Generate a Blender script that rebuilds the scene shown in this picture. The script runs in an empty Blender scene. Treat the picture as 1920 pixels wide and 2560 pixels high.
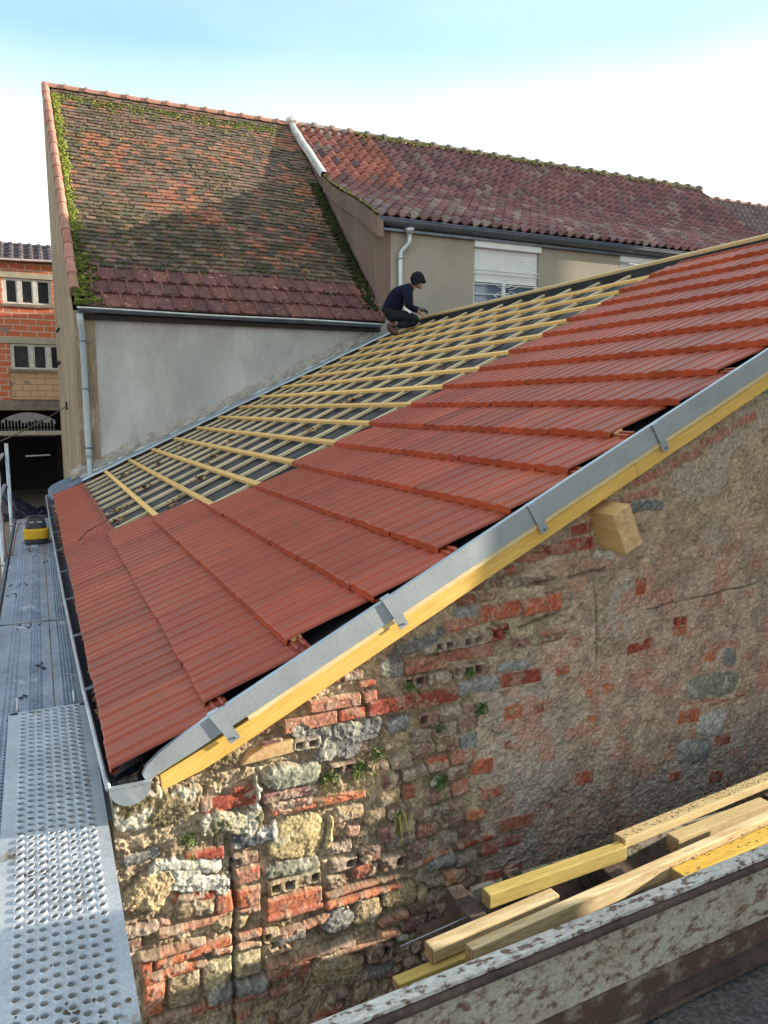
import bpy, math, random
import numpy as np
from mathutils import Vector, Matrix
random.seed(7); rng = np.random.RandomState(5)
R = math.radians
C = bpy.context.scene.collection
scn = bpy.context.scene
# ------------------------------------------------------------------ camera
# x: up the new roof, y: along its eave away from the viewer, z: up, camera eye at the origin
cam = bpy.data.cameras.new('camera'); camo = bpy.data.objects.new('camera', cam); C.objects.link(camo)
cam.sensor_fit = 'HORIZONTAL'; cam.sensor_width = 36.0; cam.lens = 36.0*1900/1920
cam.clip_start = 0.05; cam.clip_end = 2000
camo.location = (0, 0, 0); camo.rotation_euler = (R(90-7.674), 0, R(-24.48))
scn.camera = camo
# ------------------------------------------------------------------ sky, sun, exposure
SUN_TO = Vector((1, -0.15, 0.19)).normalized()
sun_el = math.asin(SUN_TO.z); sun_az = math.atan2(SUN_TO.x, SUN_TO.y)
w = bpy.data.worlds.new('World'); scn.world = w; w.use_nodes = True
nt = w.node_tree; nt.nodes.clear()
out = nt.nodes.new('ShaderNodeOutputWorld'); bg = nt.nodes.new('ShaderNodeBackground')
sky = nt.nodes.new('ShaderNodeTexSky'); sky.sky_type = 'NISHITA'; sky.sun_disc = False
sky.sun_elevation = sun_el; sky.sun_rotation = sun_az; sky.air_density = 1.0; sky.dust_density = 0.6; sky.ozone_density = 1.0
# thin high cloud veil, thicker near the horizon
tc = nt.nodes.new('ShaderNodeTexCoord'); sep = nt.nodes.new('ShaderNodeSeparateXYZ'); nt.links.new(tc.outputs['Generated'], sep.inputs[0])
mp = nt.nodes.new('ShaderNodeMapping'); mp.inputs['Scale'].default_value = (2.2, 2.2, 6.0); nt.links.new(tc.outputs['Generated'], mp.inputs[0])
nz = nt.nodes.new('ShaderNodeTexNoise'); nz.inputs['Scale'].default_value = 1.3; nz.inputs['Detail'].default_value = 5; nt.links.new(mp.outputs[0], nz.inputs[0])
mr = nt.nodes.new('ShaderNodeValToRGB'); cr_ = mr.color_ramp; cr_.elements[0].position = .08; cr_.elements[0].color = (1,1,1,1); cr_.elements[1].position = .40; cr_.elements[1].color = (.06,.06,.06,1)
for p_, v_ in ((.56, .15), (.75, .30)): e_ = cr_.elements.new(p_); e_.color = (v_, v_, v_, 1)  # unseen cloud added overhead to whiten the light from above
nt.links.new(sep.outputs[2], mr.inputs[0])
ma = nt.nodes.new('ShaderNodeMath'); ma.operation = 'MULTIPLY_ADD'; ma.inputs[1].default_value = 0.20; ma.inputs[2].default_value = -0.10
nt.links.new(nz.outputs[0], ma.inputs[0])
ad = nt.nodes.new('ShaderNodeMath'); ad.operation = 'ADD'; ad.use_clamp = True
nt.links.new(mr.outputs[0], ad.inputs[0]); nt.links.new(ma.outputs[0], ad.inputs[1])
mx = nt.nodes.new('ShaderNodeMix'); mx.data_type = 'RGBA'; nt.links.new(ad.outputs[0], mx.inputs[0])
SKY_VEIL = (9.4, 8.7, 8.0, 1)
tn = nt.nodes.new('ShaderNodeMix'); tn.data_type = 'RGBA'; tn.blend_type = 'MULTIPLY'; tn.inputs[0].default_value = 1; tn.inputs[7].default_value = (1.55, 1.85, 1.62, 1)
nt.links.new(sky.outputs[0], tn.inputs[6]); nt.links.new(tn.outputs[2], mx.inputs[6]); mx.inputs[7].default_value = SKY_VEIL
nt.links.new(mx.outputs[2], bg.inputs[0]); bg.inputs[1].default_value = 0.085
nt.links.new(bg.outputs[0], out.inputs[0])
sl = bpy.data.lights.new('sun', 'SUN'); sl.energy = 5.0; sl.angle = R(0.5); sl.color = (1.0, 0.88, 0.71)
so = bpy.data.objects.new('sun', sl); C.objects.link(so); so.location = (20, -4, 12)
so.rotation_euler = (-SUN_TO).to_track_quat('-Z', 'Y').to_euler()
scn.view_settings.view_transform = 'Standard'; scn.view_settings.look = 'None'
scn.view_settings.gamma = 1; scn.view_settings.use_curve_mapping = False
scn.view_settings.exposure = 1.6
# ------------------------------------------------------------------ helpers
def worg(o):
    p = Vector((0, 0, 0))
    while o is not None: p += o.location; o = o.parent
    return p
def tag(o, label=None, cat=None, group=None, kind=None):
    if label: o['label'] = label
    if cat: o['category'] = cat
    if group: o['group'] = group
    if kind: o['kind'] = kind
    return o
def thing(name, loc, label, cat, group=None):
    o = bpy.data.objects.new(name, None); C.objects.link(o); o.location = loc; o.empty_display_size = .2
    return tag(o, label, cat, group)
class MB:
    def __init__(s): s.v = []; s.f = []; s.c = []
    def add(s, vs, fs, col=None):
        n = len(s.v); s.v += [tuple(p) for p in vs]; s.f += [tuple(i+n for i in f) for f in fs]
        s.c += [col if col else (1, 1, 1)]*len(vs)
    def box(s, x0, x1, y0, y1, z0, z1, col=None):
        s.add([(x0,y0,z0),(x1,y0,z0),(x1,y1,z0),(x0,y1,z0),(x0,y0,z1),(x1,y0,z1),(x1,y1,z1),(x0,y1,z1)],
              [(0,3,2,1),(4,5,6,7),(0,1,5,4),(1,2,6,5),(2,3,7,6),(3,0,4,7)], col)
    def obox(s, c, a, b, d, col=None):          # centre and three half vectors
        c, a, b, d = Vector(c), Vector(a), Vector(b), Vector(d)
        s.add([c-a-b-d, c+a-b-d, c+a+b-d, c-a+b-d, c-a-b+d, c+a-b+d, c+a+b+d, c-a+b+d],
              [(0,3,2,1),(4,5,6,7),(0,1,5,4),(1,2,6,5),(2,3,7,6),(3,0,4,7)], col)
    def beam(s, p0, p1, wd, ht, up=(0,0,1), col=None):
        p0, p1 = Vector(p0), Vector(p1); d = p1-p0; up = Vector(up)
        sd = d.cross(up).normalized(); u = sd.cross(d).normalized()
        s.obox((p0+p1)/2, d/2, sd*wd/2, u*ht/2, col)
    def tube(s, pts, r, n=10, caps=True, col=None):
        pts = [Vector(p) for p in pts]; rs = r if isinstance(r, (list, tuple)) else [r]*len(pts)
        vs = []; fs = []; ref = None
        for i, p in enumerate(pts):
            t = (pts[min(i+1, len(pts)-1)]-pts[max(i-1, 0)]).normalized()
            if ref is None: ref = Vector((0,0,1)) if abs(t.z) < .9 else Vector((1,0,0))
            a = (ref-t*ref.dot(t)).normalized(); ref = a; b = t.cross(a)
            for k in range(n):
                q = 2*math.pi*k/n; vs.append(p+(a*math.cos(q)+b*math.sin(q))*rs[i])
        for i in range(len(pts)-1):
            for k in range(n):
                k2 = (k+1) % n; fs.append((i*n+k, i*n+k2, (i+1)*n+k2, (i+1)*n+k))
        if caps: fs.append(tuple(range(n-1, -1, -1))); fs.append(tuple((len(pts)-1)*n+k for k in range(n)))
        s.add(vs, fs, col)
    def prism(s, poly, off, col=None):
        n = len(poly); off = Vector(off); P = [Vector(p) for p in poly]
        s.add(P+[p+off for p in P], [tuple(range(n)), tuple(range(2*n-1, n-1, -1))]+[(i, i+n, (i+1) % n+n, (i+1) % n) for i in range(n)], col)
    def quad(s, a, b, c, d, col=None): s.add([a, b, c, d], [(0, 1, 2, 3)], col)
    def strip(s, A, B, col=None):               # two equal polylines joined by quads
        n = len(A); s.add(list(A)+list(B), [(i, i+1, n+i+1, n+i) for i in range(n-1)], col)
    def grid(s, rows, col=None):
        n = len(rows[0]); vs = [p for r in rows for p in r]
        s.add(vs, [(j*n+i, j*n+i+1, (j+1)*n+i+1, (j+1)*n+i) for j in range(len(rows)-1) for i in range(n-1)], col)
    def blob(s, c, rx, ry, rz, col=None, jit=.25, rnd=random):
        vs = [(c[0]+x*rx*(1+rnd.uniform(-jit, jit)), c[1]+y*ry*(1+rnd.uniform(-jit, jit)), c[2]+z*rz*(1+rnd.uniform(-jit, jit))) for x, y, z in ICO_V]
        s.add(vs, ICO_F, col)
    def lathe(s, c, prof, n=24, sq=None, col=None):  # profile (r, z); sq: superellipse exponent
        vs = []; fs = []
        for r, z in prof:
            for k in range(n):
                a = 2*math.pi*k/n; ca, sa = math.cos(a), math.sin(a)
                if sq: q = (abs(ca)**sq+abs(sa)**sq)**(-1/sq); ca *= q; sa *= q
                vs.append((c[0]+r*ca, c[1]+r*sa, c[2]+z))
        for i in range(len(prof)-1):
            for k in range(n):
                k2 = (k+1) % n; fs.append((i*n+k, i*n+k2, (i+1)*n+k2, (i+1)*n+k))
        fs.append(tuple(range(n-1, -1, -1))); fs.append(tuple((len(prof)-1)*n+k for k in range(n)))
        s.add(vs, fs, col)
    def build(s, name, m, parent=None, smooth=False, bevel=0, loc=None):
        me = bpy.data.meshes.new(name); o = bpy.data.objects.new(name, me); C.objects.link(o)
        if parent is not None: o.parent = parent; org = worg(parent)
        elif loc is not None: o.location = loc; org = Vector(loc)
        else:
            a = np.array(s.v); org = Vector(((a[:,0].min()+a[:,0].max())/2, (a[:,1].min()+a[:,1].max())/2, a[:,2].min())); o.location = org
        me.from_pydata([(p[0]-org.x, p[1]-org.y, p[2]-org.z) for p in s.v], [], s.f); me.update()
        if any(c != (1, 1, 1) for c in s.c[:4000:7]+s.c[:5]):
            at = me.color_attributes.new('Col', 'FLOAT_COLOR', 'POINT')
            at.data.foreach_set('color', np.array([(c[0], c[1], c[2], 1) for c in s.c], dtype=np.float32).ravel())
        me.materials.append(m)
        if smooth: me.polygons.foreach_set('use_smooth', [True]*len(me.polygons))
        if bevel:
            b = o.modifiers.new('bevel', 'BEVEL'); b.width = bevel; b.segments = 2; b.limit_method = 'ANGLE'; b.angle_limit = R(40)
        return o
_t = (1+5**.5)/2; _l = (1+_t*_t)**.5
ICO_V = [(x/_l, y/_l, z/_l) for x, y, z in [(-1,_t,0),(1,_t,0),(-1,-_t,0),(1,-_t,0),(0,-1,_t),(0,1,_t),(0,-1,-_t),(0,1,-_t),(_t,0,-1),(_t,0,1),(-_t,0,-1),(-_t,0,1)]]
ICO_F = [(0,11,5),(0,5,1),(0,1,7),(0,7,10),(0,10,11),(1,5,9),(5,11,4),(11,10,2),(10,7,6),(7,1,8),(3,9,4),(3,4,2),(3,2,6),(3,6,8),(3,8,9),(4,9,5),(2,4,11),(6,2,10),(8,6,7),(9,8,1)]
def dup(root, loc, label=None, group=None):
    r = root.copy(); C.objects.link(r); r.location = loc
    if label: r['label'] = label
    if group: r['group'] = group
    for ch in list(root.children):
        c = ch.copy(); C.objects.link(c); c.parent = r
        for g in list(ch.children):
            d = g.copy(); C.objects.link(d); d.parent = c
    return r
# ------------------------------------------------------------------ materials
def mat(name, col, col2=None, rough=.85, metal=0.0, scale=6.0, stretch=(1,1,1), contrast=(.35,.65), detail=6, fine=.12, fscale=60, bump=.15, bscale=50, bdist=.01, attr=False, objrand=0.0, spec=.35, col3=None, s3=3.0, c3=(.55,.62), coat=0.0, rot=0.0):
    m = bpy.data.materials.new(name); m.use_nodes = True; n = m.node_tree; N = n.nodes; L = n.links
    b = N['Principled BSDF']; b.inputs['Roughness'].default_value = rough; b.inputs['Metallic'].default_value = metal
    b.inputs['Specular IOR Level'].default_value = spec; b.inputs['Coat Weight'].default_value = coat
    t = N.new('ShaderNodeTexCoord'); p = N.new('ShaderNodeMapping'); p.inputs['Scale'].default_value = stretch; pr = N.new('ShaderNodeMapping'); pr.inputs['Rotation'].default_value = (0, R(rot), 0); L.new(t.outputs['Object'], pr.inputs[0]); L.new(pr.outputs[0], p.inputs[0])
    oi = N.new('ShaderNodeObjectInfo'); L.new(oi.outputs['Random'], p.inputs['Location']) if objrand else None
    n1 = N.new('ShaderNodeTexNoise'); n1.inputs['Scale'].default_value = scale; n1.inputs['Detail'].default_value = detail; n1.inputs['Roughness'].default_value = .6; L.new(p.outputs[0], n1.inputs[0])
    r = N.new('ShaderNodeMapRange'); r.inputs[1].default_value = contrast[0]; r.inputs[2].default_value = contrast[1]; L.new(n1.outputs[0], r.inputs[0])
    x = N.new('ShaderNodeMix'); x.data_type = 'RGBA'; L.new(r.outputs[0], x.inputs[0])
    c2 = col2 if col2 else tuple(v*.75 for v in col)
    x.inputs[6].default_value = (*col, 1); x.inputs[7].default_value = (*c2, 1); last = x.outputs[2]
    if col3:
        n3 = N.new('ShaderNodeTexNoise'); n3.inputs['Scale'].default_value = s3; n3.inputs['Detail'].default_value = 8; n3.inputs['Roughness'].default_value = .65; L.new(p.outputs[0], n3.inputs[0])
        r3 = N.new('ShaderNodeMapRange'); r3.inputs[1].default_value = c3[0]; r3.inputs[2].default_value = c3[1]; L.new(n3.outputs[0], r3.inputs[0])
        x3 = N.new('ShaderNodeMix'); x3.data_type = 'RGBA'; L.new(r3.outputs[0], x3.inputs[0]); L.new(last, x3.inputs[6]); x3.inputs[7].default_value = (*col3, 1); last = x3.outputs[2]
    def mul(fac_out):
        nonlocal last
        y = N.new('ShaderNodeMix'); y.data_type = 'RGBA'; y.blend_type = 'MULTIPLY'; y.inputs[0].default_value = 1; L.new(last, y.inputs[6]); L.new(fac_out, y.inputs[7]); last = y.outputs[2]
    if attr:
        a = N.new('ShaderNodeAttribute'); a.attribute_name = 'Col'; mul(a.outputs['Color'])
    if fine:
        n2 = N.new('ShaderNodeTexNoise'); n2.inputs['Scale'].default_value = fscale; n2.inputs['Detail'].default_value = 4; L.new(p.outputs[0], n2.inputs[0])
        r2 = N.new('ShaderNodeMapRange'); r2.inputs[1].default_value = .3; r2.inputs[2].default_value = .7; r2.inputs[3].default_value = 1-fine; r2.inputs[4].default_value = 1+fine; L.new(n2.outputs[0], r2.inputs[0]); mul(r2.outputs[0])
    if objrand:
        ro = N.new('ShaderNodeMapRange'); ro.inputs[3].default_value = 1-objrand; ro.inputs[4].default_value = 1+objrand; L.new(oi.outputs['Random'], ro.inputs[0]); mul(ro.outputs[0])
    L.new(last, b.inputs['Base Color'])
    if bump:
        nb = N.new('ShaderNodeTexNoise'); nb.inputs['Scale'].default_value = bscale; nb.inputs['Detail'].default_value = 5; L.new(p.outputs[0], nb.inputs[0])
        bp = N.new('ShaderNodeBump'); bp.inputs['Strength'].default_value = bump; bp.inputs['Distance'].default_value = bdist; L.new(nb.outputs[0], bp.inputs['Height']); L.new(bp.outputs[0], b.inputs['Normal'])
    return m
M = {}
M['tile'] = mat('red_clay_tile', (.315,.058,.025), (.275,.051,.023), rough=.42, scale=5, fine=.12, fscale=140, bump=.06, bscale=220, bdist=.002, attr=True, spec=.4)
M['batten'] = mat('yellow_batten', (.72,.46,.17), (.62,.37,.12), scale=5, stretch=(14,1,14), rough=.75, fine=.12, fscale=25, bump=.1, bdist=.003, objrand=.15)
M['cbatten'] = mat('pale_batten', (.66,.55,.36), (.54,.43,.26), rot=25, scale=5, stretch=(1,14,14), rough=.8, fine=.12, fscale=25, bump=.1, bdist=.003, objrand=.15)
M['rafter'] = mat('yellow_rafter', (.72,.47,.13), (.62,.37,.08), rot=25, scale=3.0, stretch=(1.2,12,16), rough=.65, fine=.12, fscale=14, bump=.08, bdist=.003, col3=(.42,.22,.05), s3=2.6, c3=(.62,.74))
M['palewoodr'] = mat('pale_sloped_wood', (.68,.55,.33), (.58,.44,.23), rot=25, scale=4, stretch=(1.2,12,14), rough=.75, fine=.12, fscale=20, bump=.1, bdist=.003)
M['palewoody'] = mat('pale_ridge_wood', (.62,.45,.24), (.52,.36,.17), scale=4, stretch=(12,1.2,14), rough=.75, fine=.12, fscale=20, bump=.1, bdist=.003)
M['palewood'] = mat('pale_wood', (.66,.53,.32), (.50,.36,.18), contrast=(.42,.60), scale=4, stretch=(1.2,12,14), rough=.75, fine=.14, fscale=20, bump=.1, bdist=.003, objrand=.12)
M['endgrain'] = mat('end_grain', (.62,.44,.24), (.46,.29,.13), scale=26, rough=.9, fine=.25, fscale=150, bump=.5, bscale=160, bdist=.004)
M['zinc'] = mat('zinc', (.50,.56,.61), (.40,.46,.51), rough=.38, metal=.6, scale=7, contrast=(.3,.7), fine=.14, fscale=180, bump=.08, bscale=25, bdist=.004, col3=(.62,.66,.68), s3=9, c3=(.62,.72))
M['zincdark'] = mat('weathered_zinc', (.16,.19,.24), (.10,.12,.16), rough=.45, metal=.6, scale=6, fine=.15, bump=.06, bdist=.004)
M['galv'] = mat('galvanised_steel', (.50,.53,.56), (.34,.37,.42), rough=.40, metal=.7, scale=10, stretch=(1,.5,1), fine=.18, fscale=120, bump=.05, bdist=.002, col3=(.16,.14,.12), s3=7, c3=(.66,.76))
M['underlay'] = mat('roof_underlay', (.026,.026,.030), (.045,.045,.05), rough=.55, scale=5, fine=.2, bump=.5, bscale=7, bdist=.03, col3=(.055,.05,.045), s3=5, c3=(.62,.75))
M['black'] = mat('black_void', (.008,.008,.008), rough=.95, bump=0, fine=0)
# ------------------------------------------------------------------ ground
def ground_z(y): return -3.05 + .45*min(1, max(0, (y-4)/14))
g = MB(); ys = [-300,-60,-20,0,4,6,8,10,12,14,16,18,30,80,400]; xs = [-400,-100,-30,-8,0,8,30,100,400]
g.grid([[(x, y, ground_z(y)) for x in xs] for y in ys])
M['gravel'] = mat('gravel', (.30,.24,.17), (.20,.16,.115), scale=30, rough=.95, fine=.35, fscale=55, bump=.8, bscale=45, bdist=.03, col3=(.13,.10,.075), s3=1.2)
tag(g.build('ground', M['gravel'], loc=(0,0,-3.05)), kind='structure')
M['asphalt'] = mat('asphalt', (.08,.075,.08), (.12,.11,.105), scale=3, rough=.8, fine=.5, fscale=60, bump=.9, bscale=60, bdist=.012, col3=(.20,.17,.13), s3=16, c3=(.62,.68))
g = MB(); g.prism([(.45, -9, -3.2), (9, -9, -3.2), (9, 2.55, -3.2), (1.3, 2.45, -3.2), (1.2, 1.85, -3.2), (.45, 1.8, -3.2)], (0, 0, 1.112)); tag(g.build('yard_paving', M['asphalt']), kind='structure')
# ------------------------------------------------------------------ the low outbuilding with the new roof
SA, CA = math.sin(R(25)), math.cos(R(25)); RX, RZ = .165, -1.2
def rp(s, y, h=0): return (RX+s*CA-h*SA, y, RZ+s*SA+h*CA)      # point on the roof: up the slope, along the eave, off the plane
def wy(x): return 2.66+.065*x                                      # face of the near gable wall
def vy(x): return 2.56+.065*x                                      # face of the near verge
GAUGE = .37
house = thing('tiled_outbuilding', (.3, 2.8, -3.0), 'low brick outbuilding with a half laid red tile roof on open battens', 'outbuilding')

def noise2(X, Y, seed, octs=4, rough=.55):
    tot = np.zeros_like(X); amp = 1; nrm = 0
    for o in range(octs):
        r = np.random.RandomState(seed*31+o); n = 256; G = r.rand(n, n).astype(np.float32)
        x = X*2**o+17.3*o; y = Y*2**o+9.1*o; xi = np.floor(x).astype(int); yi = np.floor(y).astype(int); fx = x-xi; fy = y-yi
        fx = fx*fx*(3-2*fx); fy = fy*fy*(3-2*fy)
        a = G[yi % n, xi % n]; b = G[yi % n, (xi+1) % n]; c = G[(yi+1) % n, xi % n]; d = G[(yi+1) % n, (xi+1) % n]
        tot += amp*((a*(1-fx)+b*fx)*(1-fy)+(c*(1-fx)+d*fx)*fy); nrm += amp; amp *= rough
    return tot/nrm
def sstep(a, b, x): t = np.clip((x-a)/(b-a), 0, 1); return t*t*(3-2*t)
BRICKS = """1.028 -1.164 0.227 0.049 -0.034 R p
1.182 -1.164 0.066 0.045 0.09 R r
1.173 -1.109 0.082 0.027 -0.012 R r
0.921 -1.22 0.227 0.057 0.01 R p
1.102 -1.222 0.117 0.049 0.015 R r
1.248 -1.219 0.151 0.044 -0.025 R d
1.043 -1.294 0.404 0.085 -0.065 C g
0.899 -1.302 0.117 0.044 -0.066 H g2
1.044 -1.36 0.204 0.098 -0.131 C g
0.846 -1.426 0.249 0.092 -0.062 S v
1.059 -1.443 0.114 0.045 -0.034 H e
0.84 -1.495 0.249 0.044 -0.037 L u
1.219 -1.48 0.11 0.061 -0.021 E e
1.29 -1.561 0.074 0.05 0.284 E u
0.65 -1.443 0.092 0.051 0.03 R d
0.956 -1.571 0.416 0.032 -0.051 L o
0.836 -1.539 0.192 0.04 -0.072 E k
0.704 -1.442 0.017 0.108 0.007 S w
0.684 -1.495 0.042 0.099 0.396 S w
0.544 -1.249 0.18 0.123 -0.127 M m
0.861 -1.697 0.242 0.187 -0.169 S y
1.004 -1.704 0.033 0.146 -0.138 S y
0.837 -1.819 0.248 0.059 -0.066 S g2
0.846 -1.877 0.218 0.055 0.001 H t
0.842 -1.966 0.239 0.078 -0.059 R o
0.646 -1.788 0.108 0.057 -0.024 R r
0.635 -1.721 0.12 0.043 -0.079 H e
0.676 -1.638 0.196 0.065 -0.08 C b
1.047 -1.792 0.106 0.051 -0.025 E e2
1.062 -1.867 0.119 0.052 -0.063 H e2
1.033 -1.939 0.111 0.061 -0.059 E e
1.162 -1.927 0.118 0.062 -0.061 E r2
1.185 -1.859 0.098 0.067 -0.05 E e
1.276 -1.791 0.085 0.063 0.062 E u
1.283 -1.927 0.087 0.054 -0.022 H e
1.3 -1.852 0.052 0.053 -0.099 E e
1.212 -1.694 0.095 0.071 -0.019 E y2
1.091 -1.655 0.136 0.06 -0.06 E y2
1.108 -1.735 0.056 0.047 -0.111 R k
1.15 -1.989 0.354 0.024 -0.017 L o2
1.152 -2.033 0.35 0.029 -0.019 L o
0.899 -2.082 0.368 0.028 0.038 L o2
0.915 -2.22 0.395 0.028 -0.054 L o2
1.161 -2.269 0.334 0.02 0.009 L o2
0.84 -2.005 0.246 0.023 -0.053 L r2
1.036 -2.117 0.129 0.11 -0.119 S s
1.173 -2.117 0.154 0.121 -0.173 S t
0.742 -2.078 0.062 0.05 -0.131 H t
0.81 -2.249 0.18 0.06 -0.165 R r2
1.032 -2.324 0.249 0.122 -0.288 S t2
1.231 -2.324 0.113 0.087 -0.267 H e
1.231 -2.42 0.133 0.069 -0.222 E s
0.312 -1.427 0.307 0.153 -0.108 M m
0.587 -1.473 0.218 0.064 -0.009 E d
0.592 -1.561 0.236 0.088 -0.144 M m2
0.486 -1.663 0.148 0.054 -0.063 R d
0.423 -1.686 0.278 0.052 -0.228 S w2
0.444 -1.757 0.308 0.083 -0.337 C w2
0.286 -1.741 0.181 0.146 -0.312 M t
0.449 -1.818 0.159 0.049 -0.196 E d
0.613 -1.879 0.176 0.076 -0.064 R o
0.452 -1.864 0.149 0.064 -0.13 E t2
0.502 -1.93 0.397 0.03 -0.036 L o2
0.332 -1.881 0.055 0.033 -0.247 E k
0.584 -1.965 0.142 0.066 -0.124 S t
0.355 -2.0 0.248 0.03 -0.043 L o2
0.497 -2.038 0.412 0.036 -0.002 L o
0.365 -2.092 0.241 0.035 -0.025 L o
0.604 -2.079 0.198 0.026 -0.123 L o2
0.584 -2.157 0.228 0.125 -0.01 E l
0.395 -2.173 0.12 0.131 0.031 E t2
0.282 -2.169 0.074 0.118 -0.126 R o
0.26 -2.033 0.044 0.059 -0.039 R r
0.369 -2.271 0.213 0.04 -0.121 L r2
0.52 -2.284 0.409 0.026 -0.144 L r2
0.604 -2.256 0.23 0.062 -0.159 S s
1.277 -1.621 0.097 0.073 0.049 E y2
1.377 -1.626 0.081 0.069 -0.005 E r2
1.526 -1.684 0.124 0.061 -0.008 E e
1.638 -1.682 0.096 0.057 0.074 E e3
1.831 -1.732 0.086 0.048 -0.065 R o
1.328 -1.71 0.114 0.059 -0.049 E e
1.479 -1.753 0.117 0.066 -0.092 E e
1.598 -1.751 0.121 0.057 -0.048 E e
1.275 -1.787 0.092 0.059 0.043 E u
1.372 -1.797 0.087 0.055 -0.103 E e2
1.471 -1.832 0.111 0.061 -0.004 E e3
1.602 -1.827 0.116 0.062 -0.093 E e
1.723 -1.821 0.105 0.047 -0.115 R o
1.584 -1.905 0.089 0.057 -0.052 E e2
1.699 -1.896 0.114 0.058 -0.092 E u
1.343 -1.849 0.135 0.055 -0.099 E e2
1.413 -1.92 0.113 0.097 0.022 E e
1.293 -1.922 0.117 0.06 -0.043 H e
1.468 -1.971 0.202 0.021 0.084 L r
1.725 -1.953 0.222 0.024 0.026 L d
1.533 -2.002 0.155 0.062 -0.132 S s
1.675 -2.023 0.119 0.064 0.015 E e2
1.617 -2.098 0.117 0.074 -0.041 E k2
1.81 -2.012 0.094 0.064 -0.173 R r
1.926 -2.01 0.103 0.055 -0.124 R d
1.826 -2.166 0.106 0.071 -0.054 R r
1.939 -2.157 0.109 0.05 0.051 R r2
1.331 -2.093 0.163 0.097 -0.104 S t
1.443 -2.122 0.053 0.064 -0.313 S t
1.438 -2.182 0.129 0.057 -0.09 E e
1.538 -2.25 0.14 0.063 -0.146 E u
1.402 -2.251 0.134 0.068 -0.071 E u
1.299 -2.189 0.14 0.031 0.062 L o2
1.266 -2.25 0.076 0.03 -0.146 L o2
1.342 -2.3 0.067 0.046 -0.195 S w2
1.949 -1.921 0.191 0.066 -0.044 R r2
1.282 -1.218 0.215 0.066 0.003 R d
1.506 -1.229 0.217 0.068 0.012 R d
1.459 -1.072 0.225 0.063 0.024 R r2
1.685 -1.053 0.227 0.065 -0.044 R r2
1.632 -0.918 0.174 0.056 0.109 R r
1.397 -1.139 0.109 0.056 0.018 H e
1.524 -1.143 0.113 0.057 -0.046 E e2
1.694 -1.136 0.212 0.058 -0.029 H e
1.836 -0.987 0.096 0.066 0.086 H d
1.612 -1.0 0.353 0.05 0.012 H e2
1.73 -1.215 0.214 0.066 0.028 E s
1.275 -1.053 0.12 0.102 0.063 C g
1.398 -0.982 0.289 0.06 0.288 C g
1.902 -1.216 0.103 0.06 -0.027 R d
1.913 -1.369 0.09 0.068 0.145 R o
1.466 -1.318 0.104 0.064 -0.062 H e
1.581 -1.319 0.12 0.066 0.046 E e2
1.438 -1.391 0.104 0.064 -0.073 E e2
1.564 -1.388 0.107 0.066 0.065 E e2
1.676 -1.382 0.102 0.067 0.087 E e
1.571 -1.452 0.112 0.074 -0.02 E e
1.682 -1.469 0.094 0.075 0.022 E s
1.518 -1.532 0.11 0.066 0.035 E r
1.643 -1.527 0.123 0.067 -0.044 E e3
1.75 -1.597 0.123 0.069 -0.047 R r
1.449 -1.462 0.116 0.072 -0.036 E e
1.398 -1.548 0.122 0.058 -0.002 E e2
1.335 -1.479 0.105 0.064 -0.025 E e2
1.31 -1.385 0.115 0.077 -0.093 E y2
1.321 -1.317 0.107 0.07 0.057 S s
1.621 -1.597 0.11 0.067 0.104 E e
1.505 -1.613 0.115 0.059 -0.051 E m
1.287 -1.56 0.086 0.063 0.177 E u
1.675 -1.301 0.051 0.066 0.098 E e
1.848 -0.891 0.213 0.076 0.038 R r
2.074 -0.888 0.227 0.079 0.038 R r
2.253 -0.627 0.229 0.063 0.052 R d
2.083 -0.638 0.11 0.051 0.099 R d
2.289 -0.554 0.123 0.052 0.14 R d
2.434 -0.691 0.128 0.043 -0.007 C w2
2.694 -0.872 0.077 0.09 -0.111 R r
2.702 -1.181 0.177 0.052 0.111 R d
2.208 -1.22 0.082 0.044 -0.033 R r
1.966 -1.217 0.23 0.069 -0.034 R d
1.922 -1.379 0.108 0.064 0.002 R o
2.363 -1.797 0.123 0.07 -0.051 R r
3.273 -1.485 0.4 0.14 -0.02 S v
3.275 -1.707 0.216 0.142 -0.085 S w2
3.154 -1.834 0.266 0.128 -0.125 S s
3.387 -1.347 0.112 0.101 -0.157 S s
3.241 -1.315 0.089 0.062 -0.087 R o
2.981 -1.086 0.107 0.072 -0.023 H r
2.986 -1.143 0.108 0.042 -0.086 R o
3.101 -1.175 0.119 0.037 -0.041 L o2
2.395 -1.497 0.058 0.04 -0.101 R o
2.07 -1.383 0.059 0.054 0.082 R d
2.506 -1.37 0.09 0.052 -0.115 R o
2.375 -1.363 0.043 0.045 -0.051 R o
3.098 -1.628 0.165 0.075 -0.122 R r
3.384 -1.82 0.128 0.066 -0.012 R d
3.337 -2.025 0.111 0.066 -0.121 R d
1.809 -1.734 0.124 0.054 0.01 R r
1.637 -1.664 0.083 0.053 0.007 R r
3.007 -1.945 0.085 0.051 -0.091 R r
3.392 -1.583 0.291 0.018 0.034 L r2
1.891 -1.527 0.038 0.043 0.065 R d
2.629 -1.314 0.045 0.046 0.085 R k
2.148 -1.03 0.148 0.032 -0.105 R r2
2.554 -1.052 0.044 0.056 0.117 R k
2.722 -0.322 0.228 0.054 0.28 R p
2.954 -0.24 0.225 0.049 0.304 R p
3.172 -0.142 0.22 0.049 0.332 R p
2.655 -0.413 0.259 0.044 0.141 R p
2.716 -0.467 0.224 0.067 0.116 C g
3.393 -0.06 0.21 0.046 0.279 R p"""
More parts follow.
